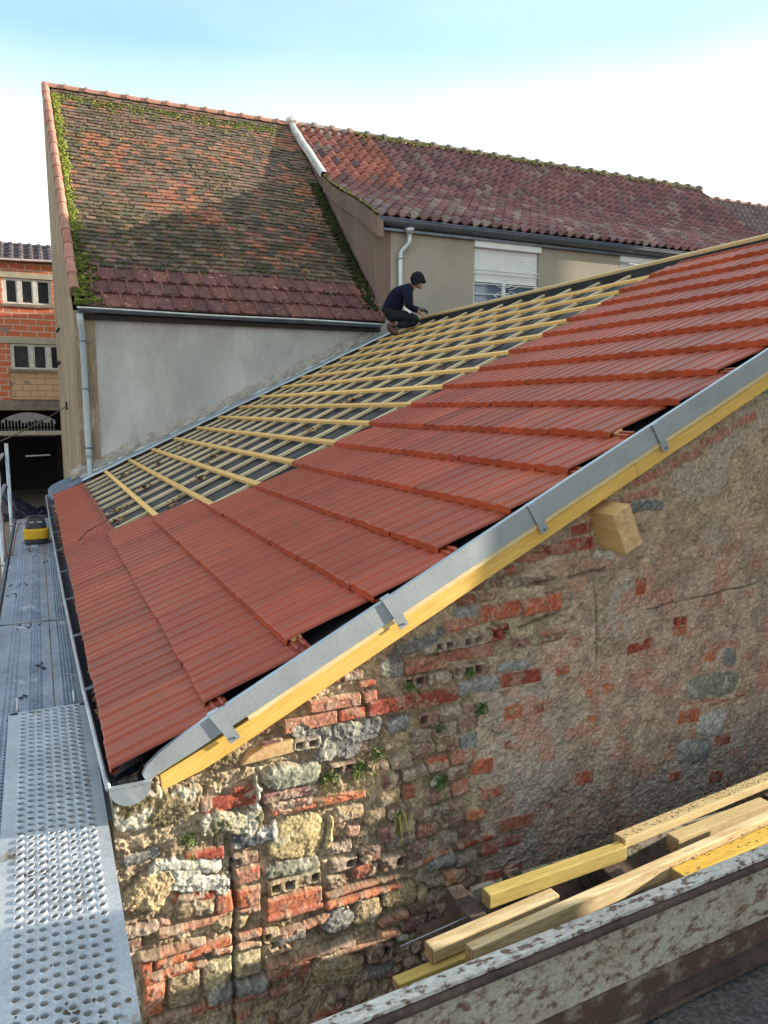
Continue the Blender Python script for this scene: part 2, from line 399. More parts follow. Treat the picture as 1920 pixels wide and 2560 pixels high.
BCOL = dict(p=(.36,.17,.12), r=(.36,.105,.062), d=(.25,.065,.045), o=(.42,.15,.085), g=(.17,.165,.155), g2=(.24,.23,.18), v=(.225,.225,.175), e=(.22,.135,.105), e2=(.25,.19,.155),
            e3=(.30,.15,.10), u=(.20,.105,.095), k=(.40,.24,.18), k2=(.42,.22,.12), w=(.42,.40,.33), w2=(.42,.41,.36), m=(.17,.14,.085), m2=(.30,.28,.20), y=(.46,.37,.20), y2=(.33,.25,.15),
            t=(.40,.31,.19), t2=(.33,.26,.16), b=(.09,.10,.11), r2=(.29,.115,.08), o2=(.36,.19,.125), s=(.22,.22,.21), l=(.44,.38,.24))
def gable_wall():
    us = np.concatenate([[.1725], np.arange(.1725, 1.6, .0030), np.arange(1.6, 3.75, .0055), np.arange(3.78, 6.2, .06)]); zs = np.concatenate([np.arange(-2.75, -2.45, .006), np.arange(-2.45, -.95, .0032), np.arange(-.95, .42, .0055)])
    zs = np.concatenate([[-3.1, -2.9], zs, np.arange(.45, 1.7, .04)])
    U, Z = np.meshgrid(us, zs); U = U.astype(np.float32); Z = Z.astype(np.float32)
    wu = (noise2(U*9, Z*9, 1, 4)-.5); wz = (noise2(U*9, Z*9, 2, 4)-.5); wf = (noise2(U*45, Z*45, 3, 3)-.5)
    n_big = noise2(U*2.3, Z*2.3, 4, 4); n_med = noise2(U*14, Z*14, 5, 4); n_fin = noise2(U*70, Z*70, 6, 3); n_peb = noise2(U*38, Z*38, 7, 2); n_gr = noise2(U*110, Z*110, 8, 2)
    # base: raked lime mortar on the left, coarse render on the right
    left = 1-sstep(1.55, 1.95, U+.35*(n_big-.5)+.10*(n_med-.5)-.35*sstep(-1.5, -.9, Z))
    base = -.017*left+.002*(1-left)
    H = base+.018*(n_big-.5)+.012*(n_med-.5)+.009*(n_fin-.5)+.007*(sstep(.5, .75, n_peb)-.3)*(.5+.5*left)
    pit = sstep(.66, .76, noise2(U*26, Z*26, 9, 3)); H -= .014*pit
    def mixc(c1, c2, t): return np.array(c1, np.float32)*(1-t[..., None])+np.array(c2, np.float32)*t[..., None]
    cl = mixc((.42,.335,.235), (.27,.205,.14), sstep(.38, .62, n_med)); cl = cl*(1-.5*sstep(.58, .7, n_big)[..., None])+np.array((.30,.25,.17), np.float32)*.5*sstep(.58, .7, n_big)[..., None]
    cr = mixc((.41,.31,.235), (.29,.22,.17), sstep(.36, .64, n_med)); och = sstep(-.95, -.45, Z+.3*(n_big-.5))*sstep(2.0, 2.6, U)
    cr = cr*(1-och[..., None])+mixc((.40,.30,.205), (.31,.235,.165), sstep(.4, .6, n_med))*och[..., None]
    gry = sstep(.55, .66, noise2(U*3.1, Z*3.1, 12, 3)); cr = cr*(1-.55*gry[..., None])+np.array((.38,.33,.285), np.float32)*.55*gry[..., None]
    redt = sstep(.57, .66, noise2(U*7.0, Z*11.0, 13, 3))*(1-och); cr = cr*(1-.45*redt[..., None])+np.array((.40,.18,.12), np.float32)*.45*redt[..., None]
    COL = cl*left[..., None]+cr*(1-left)[..., None]
    # weathered grey crust and moss at the low left, painted shade darkening the foot at the right
    COL *= (1-.15*sstep(-1.9, -2.4, Z)*(1-left))[..., None]
    cover = np.zeros_like(U)
    items = []
    for ln in BRICKS.split('\n'):
        a = ln.split(); items.append((float(a[0]), float(a[1]), float(a[2]), float(a[3]), float(a[4]), a[5], a[6]))
    rr = random.Random(11); extra = []
    z = -2.9
    while z < -.35:                                                # courses between the marked bricks
        u = .15+rr.uniform(0, .1)
        while u < 2.05:
            wd = rr.choice([.09, .11, .12, .15, .2]); 
            if rr.random() < .86: extra.append((u+wd/2, z+.012*math.sin(u*5), wd-.012, .043, rr.uniform(-.05, .05), 'E', rr.choice(['e','e2','u','e3','y2','t2','r2','e','s'])))
            u += wd
        z += .056
    for k, (cu, cz, wd, ht, an, ty, co) in enumerate(items+extra):
        ex = k >= len(items)
        r0 = math.hypot(wd, ht)/2+.03
        i0, i1 = np.searchsorted(zs, [cz-r0, cz+r0]); j0, j1 = np.searchsorted(us, [cu-r0, cu+r0])
        if i1-i0 < 2 or j1-j0 < 2: continue
        sl = (slice(i0, i1), slice(j0, j1))
        if ex:
            if cover[sl].size and np.mean(cover[sl]) > .28: continue
            if left[(i0+i1)//2, min((j0+j1)//2, left.shape[1]-1)] < .45: continue
        du_, dz_ = U[sl]-cu, Z[sl]-cz
        x = du_*math.cos(an)+dz_*math.sin(an); y = -du_*math.sin(an)+dz_*math.cos(an)
        wamp = dict(R=.006, E=.014, H=.008, S=.05, L=.010, C=.07, M=.07)[ty]
        x = x+wamp*wu[sl]+.3*wamp*wf[sl]; y = y+wamp*wz[sl]*.8+.3*wamp*wf[sl]
        rad = dict(R=.006, E=.016, H=.006, S=.45*min(wd, ht), L=.008, C=.3*min(wd, ht), M=.3*min(wd, ht))[ty]; rad = min(rad, .49*min(wd, ht))
        qx = np.abs(x)-wd/2+rad; qy = np.abs(y)-ht/2+rad
        sd = np.hypot(np.maximum(qx, 0), np.maximum(qy, 0))+np.minimum(np.maximum(qx, qy), 0)-rad
        m = 1-sstep(-.005, .004, sd); dome = np.clip(-sd/(.5*min(wd, ht)), 0, 1)
        prou = dict(R=.007, E=.004, H=.008, S=.012, L=.008, C=.003, M=.010)[ty]+rr.uniform(-.006, .008)
        if ex: prou -= .008
        nf, nm, ng = n_fin[sl], n_med[sl], n_gr[sl]
        on_right = (1-left[sl])
        if ty == 'R': hh = prou-.006*on_right+.0018*(nf-.5)+.003*(nm-.5)
        elif ty == 'L': hh = prou-.002+.005*np.sqrt(np.clip(dome, 0, 1))+.002*(nf-.5)+.004*(nm-.5)
        elif ty == 'H': hh = prou+.002*(nf-.5)
        elif ty == 'E': hh = prou-.010+.009*np.sqrt(dome)+.004*(nf-.5)+.006*(nm-.5)
        elif ty == 'S': hh = prou-.012+.011*np.sqrt(dome)+.005*(nf-.5)+.012*(nm-.5)
        elif ty == 'C': hh = prou-.004+.006*(nf-.5)+.008*(nm-.5)+.005*sstep(.5, .75, n_peb[sl])
        else: hh = prou-.006+.010*np.sqrt(dome)+.012*(nf-.5)+.016*(nm-.5)
        base_c = np.array(BCOL[co], np.float32)*rr.uniform(.86, 1.12)
        c = base_c*(1+.36*(nm-.5)[..., None]+.40*(ng-.5)[..., None])
        if ty in 'EHRL' and co not in 'gs':                         # mortar smeared over brick faces
            sm = sstep(.47, .60, noise2(U[sl]*24+k, Z[sl]*24, 15, 4))*dict(R=.45, E=.85, H=.85, L=.75)[ty]; c = c*(1-sm[..., None])+np.array((.33,.27,.205), np.float32)*(.8+.4*ng)[..., None]*sm[..., None]; hh = hh+.004*sm+.003*sm*(nf-.5)
        if ty == 'S' or ty == 'C':
            lich = sstep(.58, .68, noise2(U[sl]*16+k, Z[sl]*16, 16, 4)); c = c*(1-.5*lich[..., None])+np.array((.46,.45,.36), np.float32)*.5*lich[..., None]
        if co == 'm' or co == 'm2':
            gm = sstep(.44, .58, noise2(U[sl]*12+k, Z[sl]*12, 17, 4)); c = c*(1-.8*gm[..., None])+np.array((.085,.08,.035), np.float32)*.8*gm[..., None]
            wm = sstep(.60, .68, noise2(U[sl]*18+k, Z[sl]*18, 18, 3)); c = c*(1-.7*wm[..., None])+np.array((.52,.50,.42), np.float32)*.7*wm[..., None]
        if co == 'b':
            wm = sstep(.50, .60, noise2(U[sl]*18+k, Z[sl]*18, 18, 3)); c = c*(1-.8*wm[..., None])+np.array((.55,.54,.50), np.float32)*.8*wm[..., None]
        if ty == 'H':                                              # open cells of a hollow brick
            nh = max(2, int(round(wd/.052))); cell = wd/nh; px = np.mod(x+wd/2, cell)-cell/2
            hole = (1-sstep(cell*.26, cell*.34, np.abs(px)))*(1-sstep(ht*.24, ht*.32, np.abs(y)))*(np.abs(x) < wd/2)
            vis = (noise2(np.floor((U[sl]-cu+wd/2)/cell)*3.1+k, Z[sl]*0, 19, 1) > .34); hh = hh-.045*hole*vis; c = c*(1-.35*(hole*vis))[..., None]
        keep = m
        if ty in 'CM': keep = m*sstep(.30, .48, .5+.6*dome+1.0*(nm-.5))
        H[sl] = H[sl]*(1-keep)+hh*keep; COL[sl] = COL[sl]*(1-keep[..., None])+c*keep[..., None]
        jn = np.exp(-np.clip(sd, 0, 1)/.008)*(sd > 0)*.010*left[sl]; H[sl] -= jn*(1-cover[sl])
        cover[sl] = np.maximum(cover[sl], m)
    # the deep vertical joint left of the regular brickwork, and cracks in the render
    def crack(pts, wdt, dep):
        D = np.full(U.shape, 9., np.float32)
        for (a, b), (c, d) in zip(pts[:-1], pts[1:]):
            t = np.clip(((U-a)*(c-a)+(Z-b)*(d-b))/((c-a)**2+(d-b)**2), 0, 1); D = np.minimum(D, np.hypot(U+.02*wu-a-t*(c-a), Z+.03*wz-b-t*(d-b)))
        q = np.exp(-(D/wdt)**2)*sstep(.25, .5, noise2(U*10, Z*10, 21, 3)+.15); H[...] = H-dep*q; COL[...] = COL*(1-.45*q)[..., None]
    crack([(.575,-1.62),(.60,-1.9),(.585,-2.2),(.60,-2.6)], .009, .035)
    crack([(2.0,-.79),(2.3,-.78),(2.45,-.76)], .008, .02); crack([(1.95,-.98),(2.25,-.93)], .008, .02); crack([(2.35,-.62),(2.4,-.9),(2.42,-1.2)], .006, .015); crack([(2.75,-1.0),(3.1,-.98),(3.6,-.95)], .006, .015)
    n_sp = noise2(U*230, Z*230, 31, 2); COL *= (1.22*(1+.75*(n_gr-.5)+.35*(n_fin-.5)+.9*(n_sp-.5)))[..., None]; H += (.0040*(n_gr-.5)+.002*(n_sp-.5))*(1-.7*cover)
    COL = np.clip(COL, .01, .8)
    top = RZ+(U-RX)*SA/CA-.115
    clamp = Z > top
    Zc = np.minimum(Z, top)
    H = H+.0
    H[:, 0] = -.40
    X = U; Y = wy(U)-H
    ny, nx = U.shape
    vs = np.stack([X-house.location.x, Y-house.location.y, Zc-house.location.z], -1).reshape(-1, 3)
    idx = np.arange(ny*nx).reshape(ny, nx)
    q = np.stack([idx[:-1, :-1], idx[:-1, 1:], idx[1:, 1:], idx[1:, :-1]], -1).reshape(-1, 4)
    ok = ~(clamp.reshape(-1)[q[:, 0]] & clamp.reshape(-1)[q[:, 1]]); q = q[ok]
    me = bpy.data.meshes.new('gable_wall'); me.vertices.add(len(vs)); me.vertices.foreach_set('co', vs.astype(np.float32).ravel())
    me.loops.add(q.size); me.loops.foreach_set('vertex_index', q.astype(np.int32).ravel())
    me.polygons.add(len(q)); me.polygons.foreach_set('loop_start', np.arange(0, q.size, 4, dtype=np.int32)); me.polygons.foreach_set('loop_total', np.full(len(q), 4, np.int32))
    me.polygons.foreach_set('use_smooth', np.ones(len(q), bool)); me.update(calc_edges=True); me.validate()
    at = me.color_attributes.new('Col', 'FLOAT_COLOR', 'POINT')
    at.data.foreach_set('color', np.concatenate([COL.reshape(-1, 3), np.ones((COL.size//3, 1))], 1).astype(np.float32).ravel())
    o = bpy.data.objects.new('gable_wall', me); C.objects.link(o); o.parent = house
    me.materials.append(mat('old_masonry', (1,1,1), (.90,.90,.90), rough=.95, scale=20, fine=.30, fscale=320, bump=.9, bscale=300, bdist=.006, attr=True, spec=.12))
    return o
gable_wall()
m = MB(); m.box(.24, 6.05, 2.98, 12.02, -3.1, -1.34); m.box(6.02, 6.3, 2.98, 12.02, -1.3, 1.30)
M['render_grey'] = mat('grey_render', (.43,.415,.385), (.35,.34,.325), rough=.95, stretch=(1,1,.5), scale=2.0, fine=.09, fscale=70, bump=.45, bscale=90, bdist=.008, col3=(.50,.49,.465), s3=1.4, c3=(.50,.66))
m.build('core_wall', M['render_grey'], house)
# end grain of an old timber built into the wall
m = MB(); zc = -1.300
m.prism([(.632, wy(.632)-.016, -1.330), (.845, wy(.845)-.016, -1.322), (.842, wy(.845)-.016, -1.268), (.72, wy(.7)-.016, -1.277), (.66, wy(.65)-.016, -1.300)], (0, .08, 0))
m.build('timber_end', M['endgrain'], house, bevel=.004)
# underlay over the rafters
m = MB(); rows = []
for j in range(60):
    s = -.02+j*(6.44/59); rows.append([rp(s, 2.68+.065*(RX+s*CA)*.9+i*((12.02-2.86)/70), -.078-.008*math.sin(i*1.1)**2-.006*random.random()) for i in range(71)])
m.grid(rows); m.build('roof_underlay', M['underlay'], house, smooth=True)
# counter battens up the slope, tile battens along it
first = None
for y in (11.6, 11.14, 10.65, 10.11, 9.62, 9.15, 8.68, 8.16, 7.66, 7.14, 6.62, 6.10, 5.58, 5.05):
    m = MB(); s0, s1 = .42, 6.36; yy = y+random.uniform(-.02, .02); y2 = yy+random.uniform(-.03, .03)
    a, b = Vector(rp(s0, yy, -.060)), Vector(rp(s1, y2, -.060)); m.beam(a, b, .042, .026, up=(-SA, 0, CA)); m.build('counter_batten', M['cbatten'], house, bevel=.002)
for k in range(1, 17):
    m = MB(); s = k*GAUGE+.045; j = random.uniform(-.006, .006)
    yf = 11.98 if k > 1 else 6.9
    m.beam(rp(s+j, vy(rp(s, 0)[0])+.16, -.031), rp(s-j, yf, -.031), .046, .030, up=(-SA, 0, CA)); m.build('tile_batten', M['batten'], house, bevel=.002)
# the red interlocking tiles, course by course
YF = {0: 11.86, 1: 6.85, 2: 6.5, 3: 5.84, 4: 5.68, 5: 5.84, 6: 5.74, 7: 5.84, 8: 5.72, 9: 5.80, 10: 5.74, 11: 5.80, 12: 5.77, 13: 5.87, 14: 5.79, 15: 5.95, 16: 5.91}
YN = lambda k: 2.605 if k == 0 else (2.674, 2.767, 2.69, 2.772, 2.735, 2.784, 2.895, 2.80, 2.887, 2.83, 2.92, 2.87, 2.95, 2.90, 2.98, 2.93)[k-1]
PROF = [(0,.001),(.012,.004),(.09,.004),(.125,.0095),(.255,.0105),(.285,.004),(.50,.002),(.56,.003),(.60,.0095),(.745,.0105),(.775,.004),(.955,.002),(.98,-.001),(1.0,-.010)]
def tile(m, s0, ya, yb, col, head, rnd):
    # ya far edge, yb near edge; the lip of the near side hangs like the photo's verge ends
    dh = rnd.uniform(-.0025, .0025); ds = rnd.uniform(-.004, .004); n = len(PROF)
    ss = [0, .006, .20, .372, .372 if not head else .44]
    hs = [-.003, 0, -.018, -.037, -.037 if not head else -.043]
    rows = [[rp(s0+ds+s, ya+(yb-ya)*t, h+b+dh*(1-s/.4)) for t, b in PROF] for s, h in zip(ss[:4 if not head else 5], hs)]
    m.grid(rows, col)
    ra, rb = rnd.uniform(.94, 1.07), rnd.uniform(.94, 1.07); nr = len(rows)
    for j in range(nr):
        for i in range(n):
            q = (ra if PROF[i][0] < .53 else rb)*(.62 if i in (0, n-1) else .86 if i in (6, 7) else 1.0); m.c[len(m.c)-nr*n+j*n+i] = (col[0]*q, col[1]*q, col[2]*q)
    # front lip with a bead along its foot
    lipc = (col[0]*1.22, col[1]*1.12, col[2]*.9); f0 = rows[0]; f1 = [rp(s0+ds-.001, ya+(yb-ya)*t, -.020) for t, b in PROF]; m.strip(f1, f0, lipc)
    c0 = [rp(s0+ds-.007, ya+(yb-ya)*t, -.019) for t, b in PROF]; c1 = [rp(s0+ds-.007, ya+(yb-ya)*t, -.030) for t, b in PROF]; c2 = [rp(s0+ds+.02, ya+(yb-ya)*t, -.031) for t, b in PROF]
    m.strip(c0, f1, lipc); m.strip(c1, c0, lipc); m.strip(c2, c1, lipc)
    if head:
        for s in (.385, .418):
            m.obox(rp(s0+s, (ya+yb)/2, -.030), (.006*CA, 0, .006*SA), (0, abs(yb-ya)*.47, 0), (-.009*SA, 0, .009*CA), col)
    # side faces
    for t, yy in ((0, ya), (1, yb)):
        e = -1 if t == 0 else 0
        P = [rp(s0+ds+s, yy, h+PROF[-1 if t else 0][1]) for s, h in zip(ss[:4], hs)]; Q = [rp(s0+ds+s, yy, h-.010) for s, h in zip(ss[:4], hs)]
        m.strip(P, Q, col)
m = MB(); rnd = random.Random(3)
for k in range(17):
    yn, yf = YN(k), YF[k]; n = int(round((yf-yn)/.243)); W = (yf-yn)/n
    for i in range(n):
        yb = yn+i*W; ya = yb+W-.0022
        nxt = YF.get(k+1, 0); v = rnd.gauss(1, .085); col = (v*rnd.uniform(.97, 1.03), v*rnd.uniform(.92, 1.06), v*rnd.uniform(.92, 1.06))
        head = ya > nxt-.02 or (k+1 <= 16 and yb < YN(k+1)) or k == 16
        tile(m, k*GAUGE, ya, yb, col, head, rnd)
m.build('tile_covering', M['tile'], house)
# ridge board over a strip of membrane
m = MB(); m.obox(rp(6.455, 7.3, .003), (.03*CA, 0, .03*SA), (0, 5.0, 0), (-.016*SA, 0, .016*CA)); m.build('ridge_board', M['palewoody'], house, bevel=.003)
m = MB(); m.obox(rp(6.435, 7.3, -.055), (.012*CA, 0, .012*SA), (0, 5.0, 0), (-.042*SA, 0, .042*CA)); m.build('ridge_membrane', M['underlay'], house)
# near verge: folded zinc strip on clips, thin batten and yellow rafter
def vp(s, h, off=0): p = rp(s, 0, h); return (p[0], vy(p[0])+off, p[2])
m = MB(); sb = [.075, .10, .16, .26, .45]+[.45+i*.35 for i in range(1, 18)]; tops = [-.078, -.058, -.043, -.034, -.030]+[-.026, -.022, -.018, -.015]+[-.012]*13
A = [vp(s, h) for s, h in zip(sb, tops)]; B = [vp(s, -.112 if s > .2 else -.105) for s in sb]; A2 = [vp(s, h, .022) for s, h in zip(sb, tops)]; A3 = [vp(s, h-.012, .024) for s, h in zip(sb, tops)]
m.strip(B, A); m.strip(A, A2); m.strip(A2, A3); B2 = [vp(s, -.113, .008) for s in sb]; m.strip(B2, B); A4 = [vp(s, -.113, .022) for s in sb]; m.strip(A3, A4)
m.build('verge_flashing', M['zinc'], house)
m = MB(); m.quad(vp(.05, -.108, .02), vp(6.5, -.108, .02), vp(6.5, -.108, .25), vp(.05, -.108, .25)); m.quad(vp(.05, -.108, .25), vp(6.5, -.108, .25), vp(6.5, -.05, .25), vp(.05, -.05, .25)); m.build('verge_tray', M['black'], house)  # tray coloured black, painting the shade inside the verge gap
for s in (.395, 1.165, 1.94, 2.735):
    m = MB(); a, b = s-.021, s+.021
    hh = -.026 if s < 1 else -.015; top = [vp(a-.02, hh, .02), vp(b-.02, hh, .02)]; f0 = [vp(a-.02, hh, -.006), vp(b-.02, hh, -.006)]; f1 = [vp(a-.005, -.112, -.008), vp(b-.005, -.112, -.008)]; f2 = [vp(a, -.165, -.004), vp(b, -.165, -.004)]
    for p, q in ((top, f0), (f0, f1), (f1, f2)): m.quad(p[0], p[1], q[1], q[0])
    o = m.build('flashing_clip', M['zinc'], house); sm = o.modifiers.new('thick', 'SOLIDIFY'); sm.thickness = .0025
    m = MB(); c = Vector(vp(s, -.150, -.009)); m.tube([c, c+Vector((0, -.004, 0))], .005, 8); m.build('screw', M['zincdark'], o)
m = MB(); m.prism([vp(.47, -.114, .004), vp(6.5, -.114, .004), vp(6.5, -.134, .004), vp(.47, -.134, .004)], (0, .05, 0)); m.build('barge_batten', M['palewoodr'], house, bevel=.002)
M['rafterf'] = M['rafter']
m = MB(); m.prism([vp(.12, -.120, .012), vp(.44, -.134, .012), vp(2.545, -.134, .012), vp(2.545, -.205, .012), vp(.40, -.205, .012), vp(.25, -.200, .012), vp(.10, -.178, .012)], (0, .07, 0)); m.build('barge_rafter', M['rafter'], house, bevel=.003)
m = MB(); m.prism([vp(2.548, -.136, .014), vp(6.5, -.136, .014), vp(6.5, -.206, .014), vp(2.548, -.206, .014)], (0, .07, 0)); m.build('barge_rafter', M['rafter'], house, bevel=.003)
m = MB(); a = [(2.327, 2.64, -.468), (2.421, 2.64, -.422), (2.508, 2.64, -.610), (2.412, 2.64, -.654)]; m.prism(a, (0, .3, 0))
po = m.build('purlin_end', mat('sawn_purlin', (.60,.40,.18), (.50,.31,.12), scale=4, stretch=(10,1.5,10), rough=.75, fine=.12, fscale=40, bump=.1, bdist=.003), house, bevel=.003)
m = MB(); ctr = Vector((2.417, 2.638, -.5385)); m.prism([ctr+(Vector(p)-Vector((2.417, 2.64, -.5385)))*.97 for p in a], (0, .004, 0)); m.build('sawn_face', M['endgrain'], po)
# far verge: zinc flashing against the mossy house
for i, (s0, s1) in enumerate(((.44, 1.9), (1.86, 3.3), (3.26, 4.6), (4.56, 5.95))):
    m = MB(); h = .004+.003*(i % 2); P = []
    for yy, hh in ((11.72, -.012), (11.74, .006), (11.98, .0), (12.06, .02), (12.075, .10)): P.append([rp(s0+(s1-s0)*t/8, yy, hh+h+.004*math.sin(t*2.1+i)) for t in range(9)])
    m.grid(P); m.build('wall_flashing', M['zinc'], house)
m = MB(); P = []
for yy, hh in ((11.76, -.02), (11.79, .018), (11.98, .030), (12.06, .02), (12.075, .10)): P.append([rp(s, yy, hh-(.10 if s < -.05 else .03 if s < 0 else 0)) for s in (-.09, -.06, -.03, .05, .25, .46)])
m.grid(P); m.build('verge_flashing', M['zincdark'], house, smooth=True)
m = MB(); rr = random.Random(4); rows = []
for j in range(90):
    s = .3+j*.07; p = rp(s, 0, .02); rows.append([(p[0], 12.10-.005*rr.random(), p[2]-.05), (p[0], 12.06-.02*rr.random(), p[2]+.02+.02*rr.random()), (p[0], 12.07-.03*rr.random(), p[2]+.08+.03*rr.random()), (p[0], 12.11, p[2]+.15+.05*rr.random())])
m.grid(rows); m.build('mortar_fillet', mat('crumbly_mortar', (.42,.38,.33), (.28,.25,.21), scale=8, rough=.95, fine=.25, fscale=60, bump=.8, bscale=40, bdist=.02), house)
# gutter along the eave
GC = [(.223, 2.565, -1.262), (.20, 3.6, -1.262), (.178, 5.5, -1.262), (.160, 8.5, -1.262), (.148, 12.25, -1.262)]
m = MB(); P = []
for cx, yy, cz in GC: P.append([(cx+.066*math.cos(a), yy, cz-.066*math.sin(a)) for a in [math.pi*i/12 for i in range(13)]])
m.grid(P); gut = m.build('gutter', M['zincdark'], house, smooth=True); gut.modifiers.new('thick', 'SOLIDIFY').thickness = .003
m = MB(); m.tube([(cx-.070, yy, cz+.002) for cx, yy, cz in GC], .0095, 10); m.build('gutter_bead', M['galv'], gut, smooth=True)
m = MB(); cx, cz = .223, -1.262
m.prism([(cx-.069, 2.560, cz+.002)]+[(cx+.069*math.cos(math.pi-a), 2.560, cz-.069*math.sin(a)) for a in [math.pi*i/20 for i in range(21)]]+[(cx+.069, 2.560, cz+.002)], (0, .004, 0)); m.box(cx-.069, cx+.069, 2.556, 2.570, cz+.0, cz+.007)
m.build('end_cap', M['zinc'], gut)
for yy in (3.55, 4.45, 5.35, 6.3, 7.3, 8.4, 9.6, 10.8):
    i = [k for k in range(4) if GC[k][1] <= yy][-1]; t = (yy-GC[i][1])/(GC[i+1][1]-GC[i][1]); cx = GC[i][0]*(1-t)+GC[i+1][0]*t
    m = MB(); m.beam((cx-.07, yy, -1.252), (cx+.12, yy+.05, -1.222), .03, .004); m.build('gutter_bracket', M['zincdark'], gut)
# leaves blown into the gutter and onto the battens
m = MB(); rr = random.Random(9)
def leaf(p, r, nrm_j=.6):
    a = rr.uniform(0, 6.28); t = rr.uniform(-nrm_j, nrm_j); u = rr.uniform(-nrm_j, nrm_j); dx = Vector((math.cos(a), math.sin(a), t))*r; dy = Vector((-math.sin(a), math.cos(a), u))*r*.8; p = Vector(p)
    col = rr.choice([(.20,.085,.035), (.14,.06,.03), (.28,.14,.05), (.09,.045,.025), (.36,.20,.06)])
    m.add([p-dx, p+dy*.6-dx*.2, p+dx*.3+dy, p+dx, p+dx*.3-dy, p-dy*.6-dx*.2, p+Vector((0, 0, r*.25))], [(0,1,6), (1,2,6), (2,3,6), (3,4,6), (4,5,6), (5,0,6)], col)
for i in range(620):
    yy = rr.choice([3.3, 3.9, 4.3, 4.7, 5.1, 5.7, 6.2, 6.8, 7.4, 8.0, 8.3, 8.9, 9.4, 10.2, 11.3])+rr.gauss(0, .13); cx = .178 if yy < 7 else .155
    leaf((cx+rr.uniform(-.0, .05), yy, -1.285+rr.uniform(0, .045)), rr.uniform(.012, .030))
for s, y, n in ((.60, 8.0, 14), (.55, 7.4, 12), (.95, 8.6, 8), (1.0, 6.9, 12), (1.35, 7.4, 10), (1.7, 8.3, 10), (2.1, 8.8, 8), (.9, 10.4, 6), (2.45, 7.0, 8), (1.3, 10.0, 6), (3.2, 7.5, 10), (2.9, 9.5, 5), (1.75, 10.4, 5), (4.3, 8.5, 6), (3.9, 6.7, 7)):
    for i in range(n): leaf(rp(s+rr.gauss(0, .05), y+rr.gauss(0, .10), -.055+rr.uniform(0, .025)), rr.uniform(.02, .042))
M['leaf'] = mat('dead_leaf', (1,1,1), (.8,.8,.8), rough=.8, attr=True, fine=.2, bump=0)
tag(m.build('fallen_leaves', M['leaf']), 'brown dead leaves lying in the gutter and on the battens', 'leaves', kind='stuff')
# a dry twig on the bottom course of tiles
m = MB(); m.tube([rp(.14, 6.95, .028), rp(.24, 7.15, .034), rp(.36, 7.2, .03), rp(.45, 7.34, .02)], [.006, .006, .004, .003], 6); m.tube([rp(.30, 7.18, .03), rp(.33, 7.3, .03)], .003, 5); tag(m.build('twig', mat('twig_bark', (.10,.05,.03))), 'dry brown twig lying on the bottom course of red tiles', 'twig')
# ------------------------------------------------------------------ the old house with the mossy roof
AX0, AX1, AY, AE = .60, 5.46, 12.10, 1.47      # left corner, right end, facade, eave height
AR = (17.0, 6.22)                               # ridge y, z
old = thing('mossy_house', (3.0, 14.5, -2.8), 'tall grey rendered house under a steep mossy roof of small flat tiles', 'house')
m = MB(); m.box(AX0+.02, 5.5, AY, AY+.3, -2.9, 1.36); m.build('facade_wall', M['render_grey'], old)
M['gable_old'] = mat('weathered_gable_render', (.34,.26,.175), (.19,.135,.09), scale=2.6, stretch=(1, 1.6, .22), rough=.95, contrast=(.36,.66), fine=.2, fscale=40, bump=.4, bscale=40, bdist=.02, col3=(.46,.38,.28), s3=5, c3=(.55,.7))
m = MB()
ax = lambda y: AX0-.105*(y-AY)/4.9
n = 14; A = []; B = []
for i in range(n+1):
    y = AY-.02+(AR[0]+.12-AY+.02)*i/n; z = AE-.05+(AR[1]-AE)*min(1, max(0, (y-AY))/(AR[0]-AY)); A.append((ax(y)-.02, y, -2.95)); B.append((ax(y)-.02, y, z))
m.strip(A, B); m.strip([(p[0]+.28, p[1], p[2]) for p in B], [(p[0]+.28, p[1], p[2]) for p in A]); m.quad(A[0], (A[0][0]+.28, A[0][1], A[0][2]), (B[0][0]+.28, B[0][1], B[0][2]), B[0]); m.quad(A[-1], B[-1], (B[-1][0]+.28, B[-1][1], B[-1][2]), (A[-1][0]+.28, A[-1][1], A[-1][2]))
m.build('gable_wall', M['gable_old'], old)
m = MB(); m.box(AX0+.1, 5.5, AR[0]-.1, AR[0]+.1, -2.9, 6.1); m.build('rear_wall', M['gable_old'], old)
# roof frame: v up the slope, from the eave
AP = math.atan2(AR[1]-AE, AR[0]-AY+.12); aS, aC = math.sin(AP), math.cos(AP); ALEN = math.hypot(AR[1]-AE, AR[0]-AY+.12)
def ap(x, v, h=0): sag = .03*math.sin(math.pi*min(1, max(0, v/ALEN)))*math.sin(x*1.3); return (x, AY-.12+v*aC-h*aS, AE+v*aS+h*aC-sag)
def jx(v): y = AY-.12+v*aC; return 5.44 if y > 12.3 else 5.42      # right end against the taller neighbour
rr = random.Random(21)
def anoise(x, v): return .5+.5*math.sin(x*1.7+1.3*math.sin(v*1.1+x))*math.sin(v*1.5+1.9*math.sin(x*.8+2))
m = MB(); OR = [(1.15, 4.7, .45, .5, .9), (1.5, 4.2, .3, .25, .8), (2.4, 3.3, .55, .45, .9), (2.7, 2.6, .5, .3, .7), (4.9, 3.9, .3, .9, .6), (3.2, 5.3, .6, .3, .5), (5.0, 5.9, .35, .5, .6), (4.6, 2.2, .5, .5, .5), (3.6, 1.7, .3, .5, .6), (2.1, 5.0, .5, .4, .35), (1.0, 6.1, .5, .2, .35), (4.2, 4.9, .7, .4, .3)]
v = 1.02; row = 0
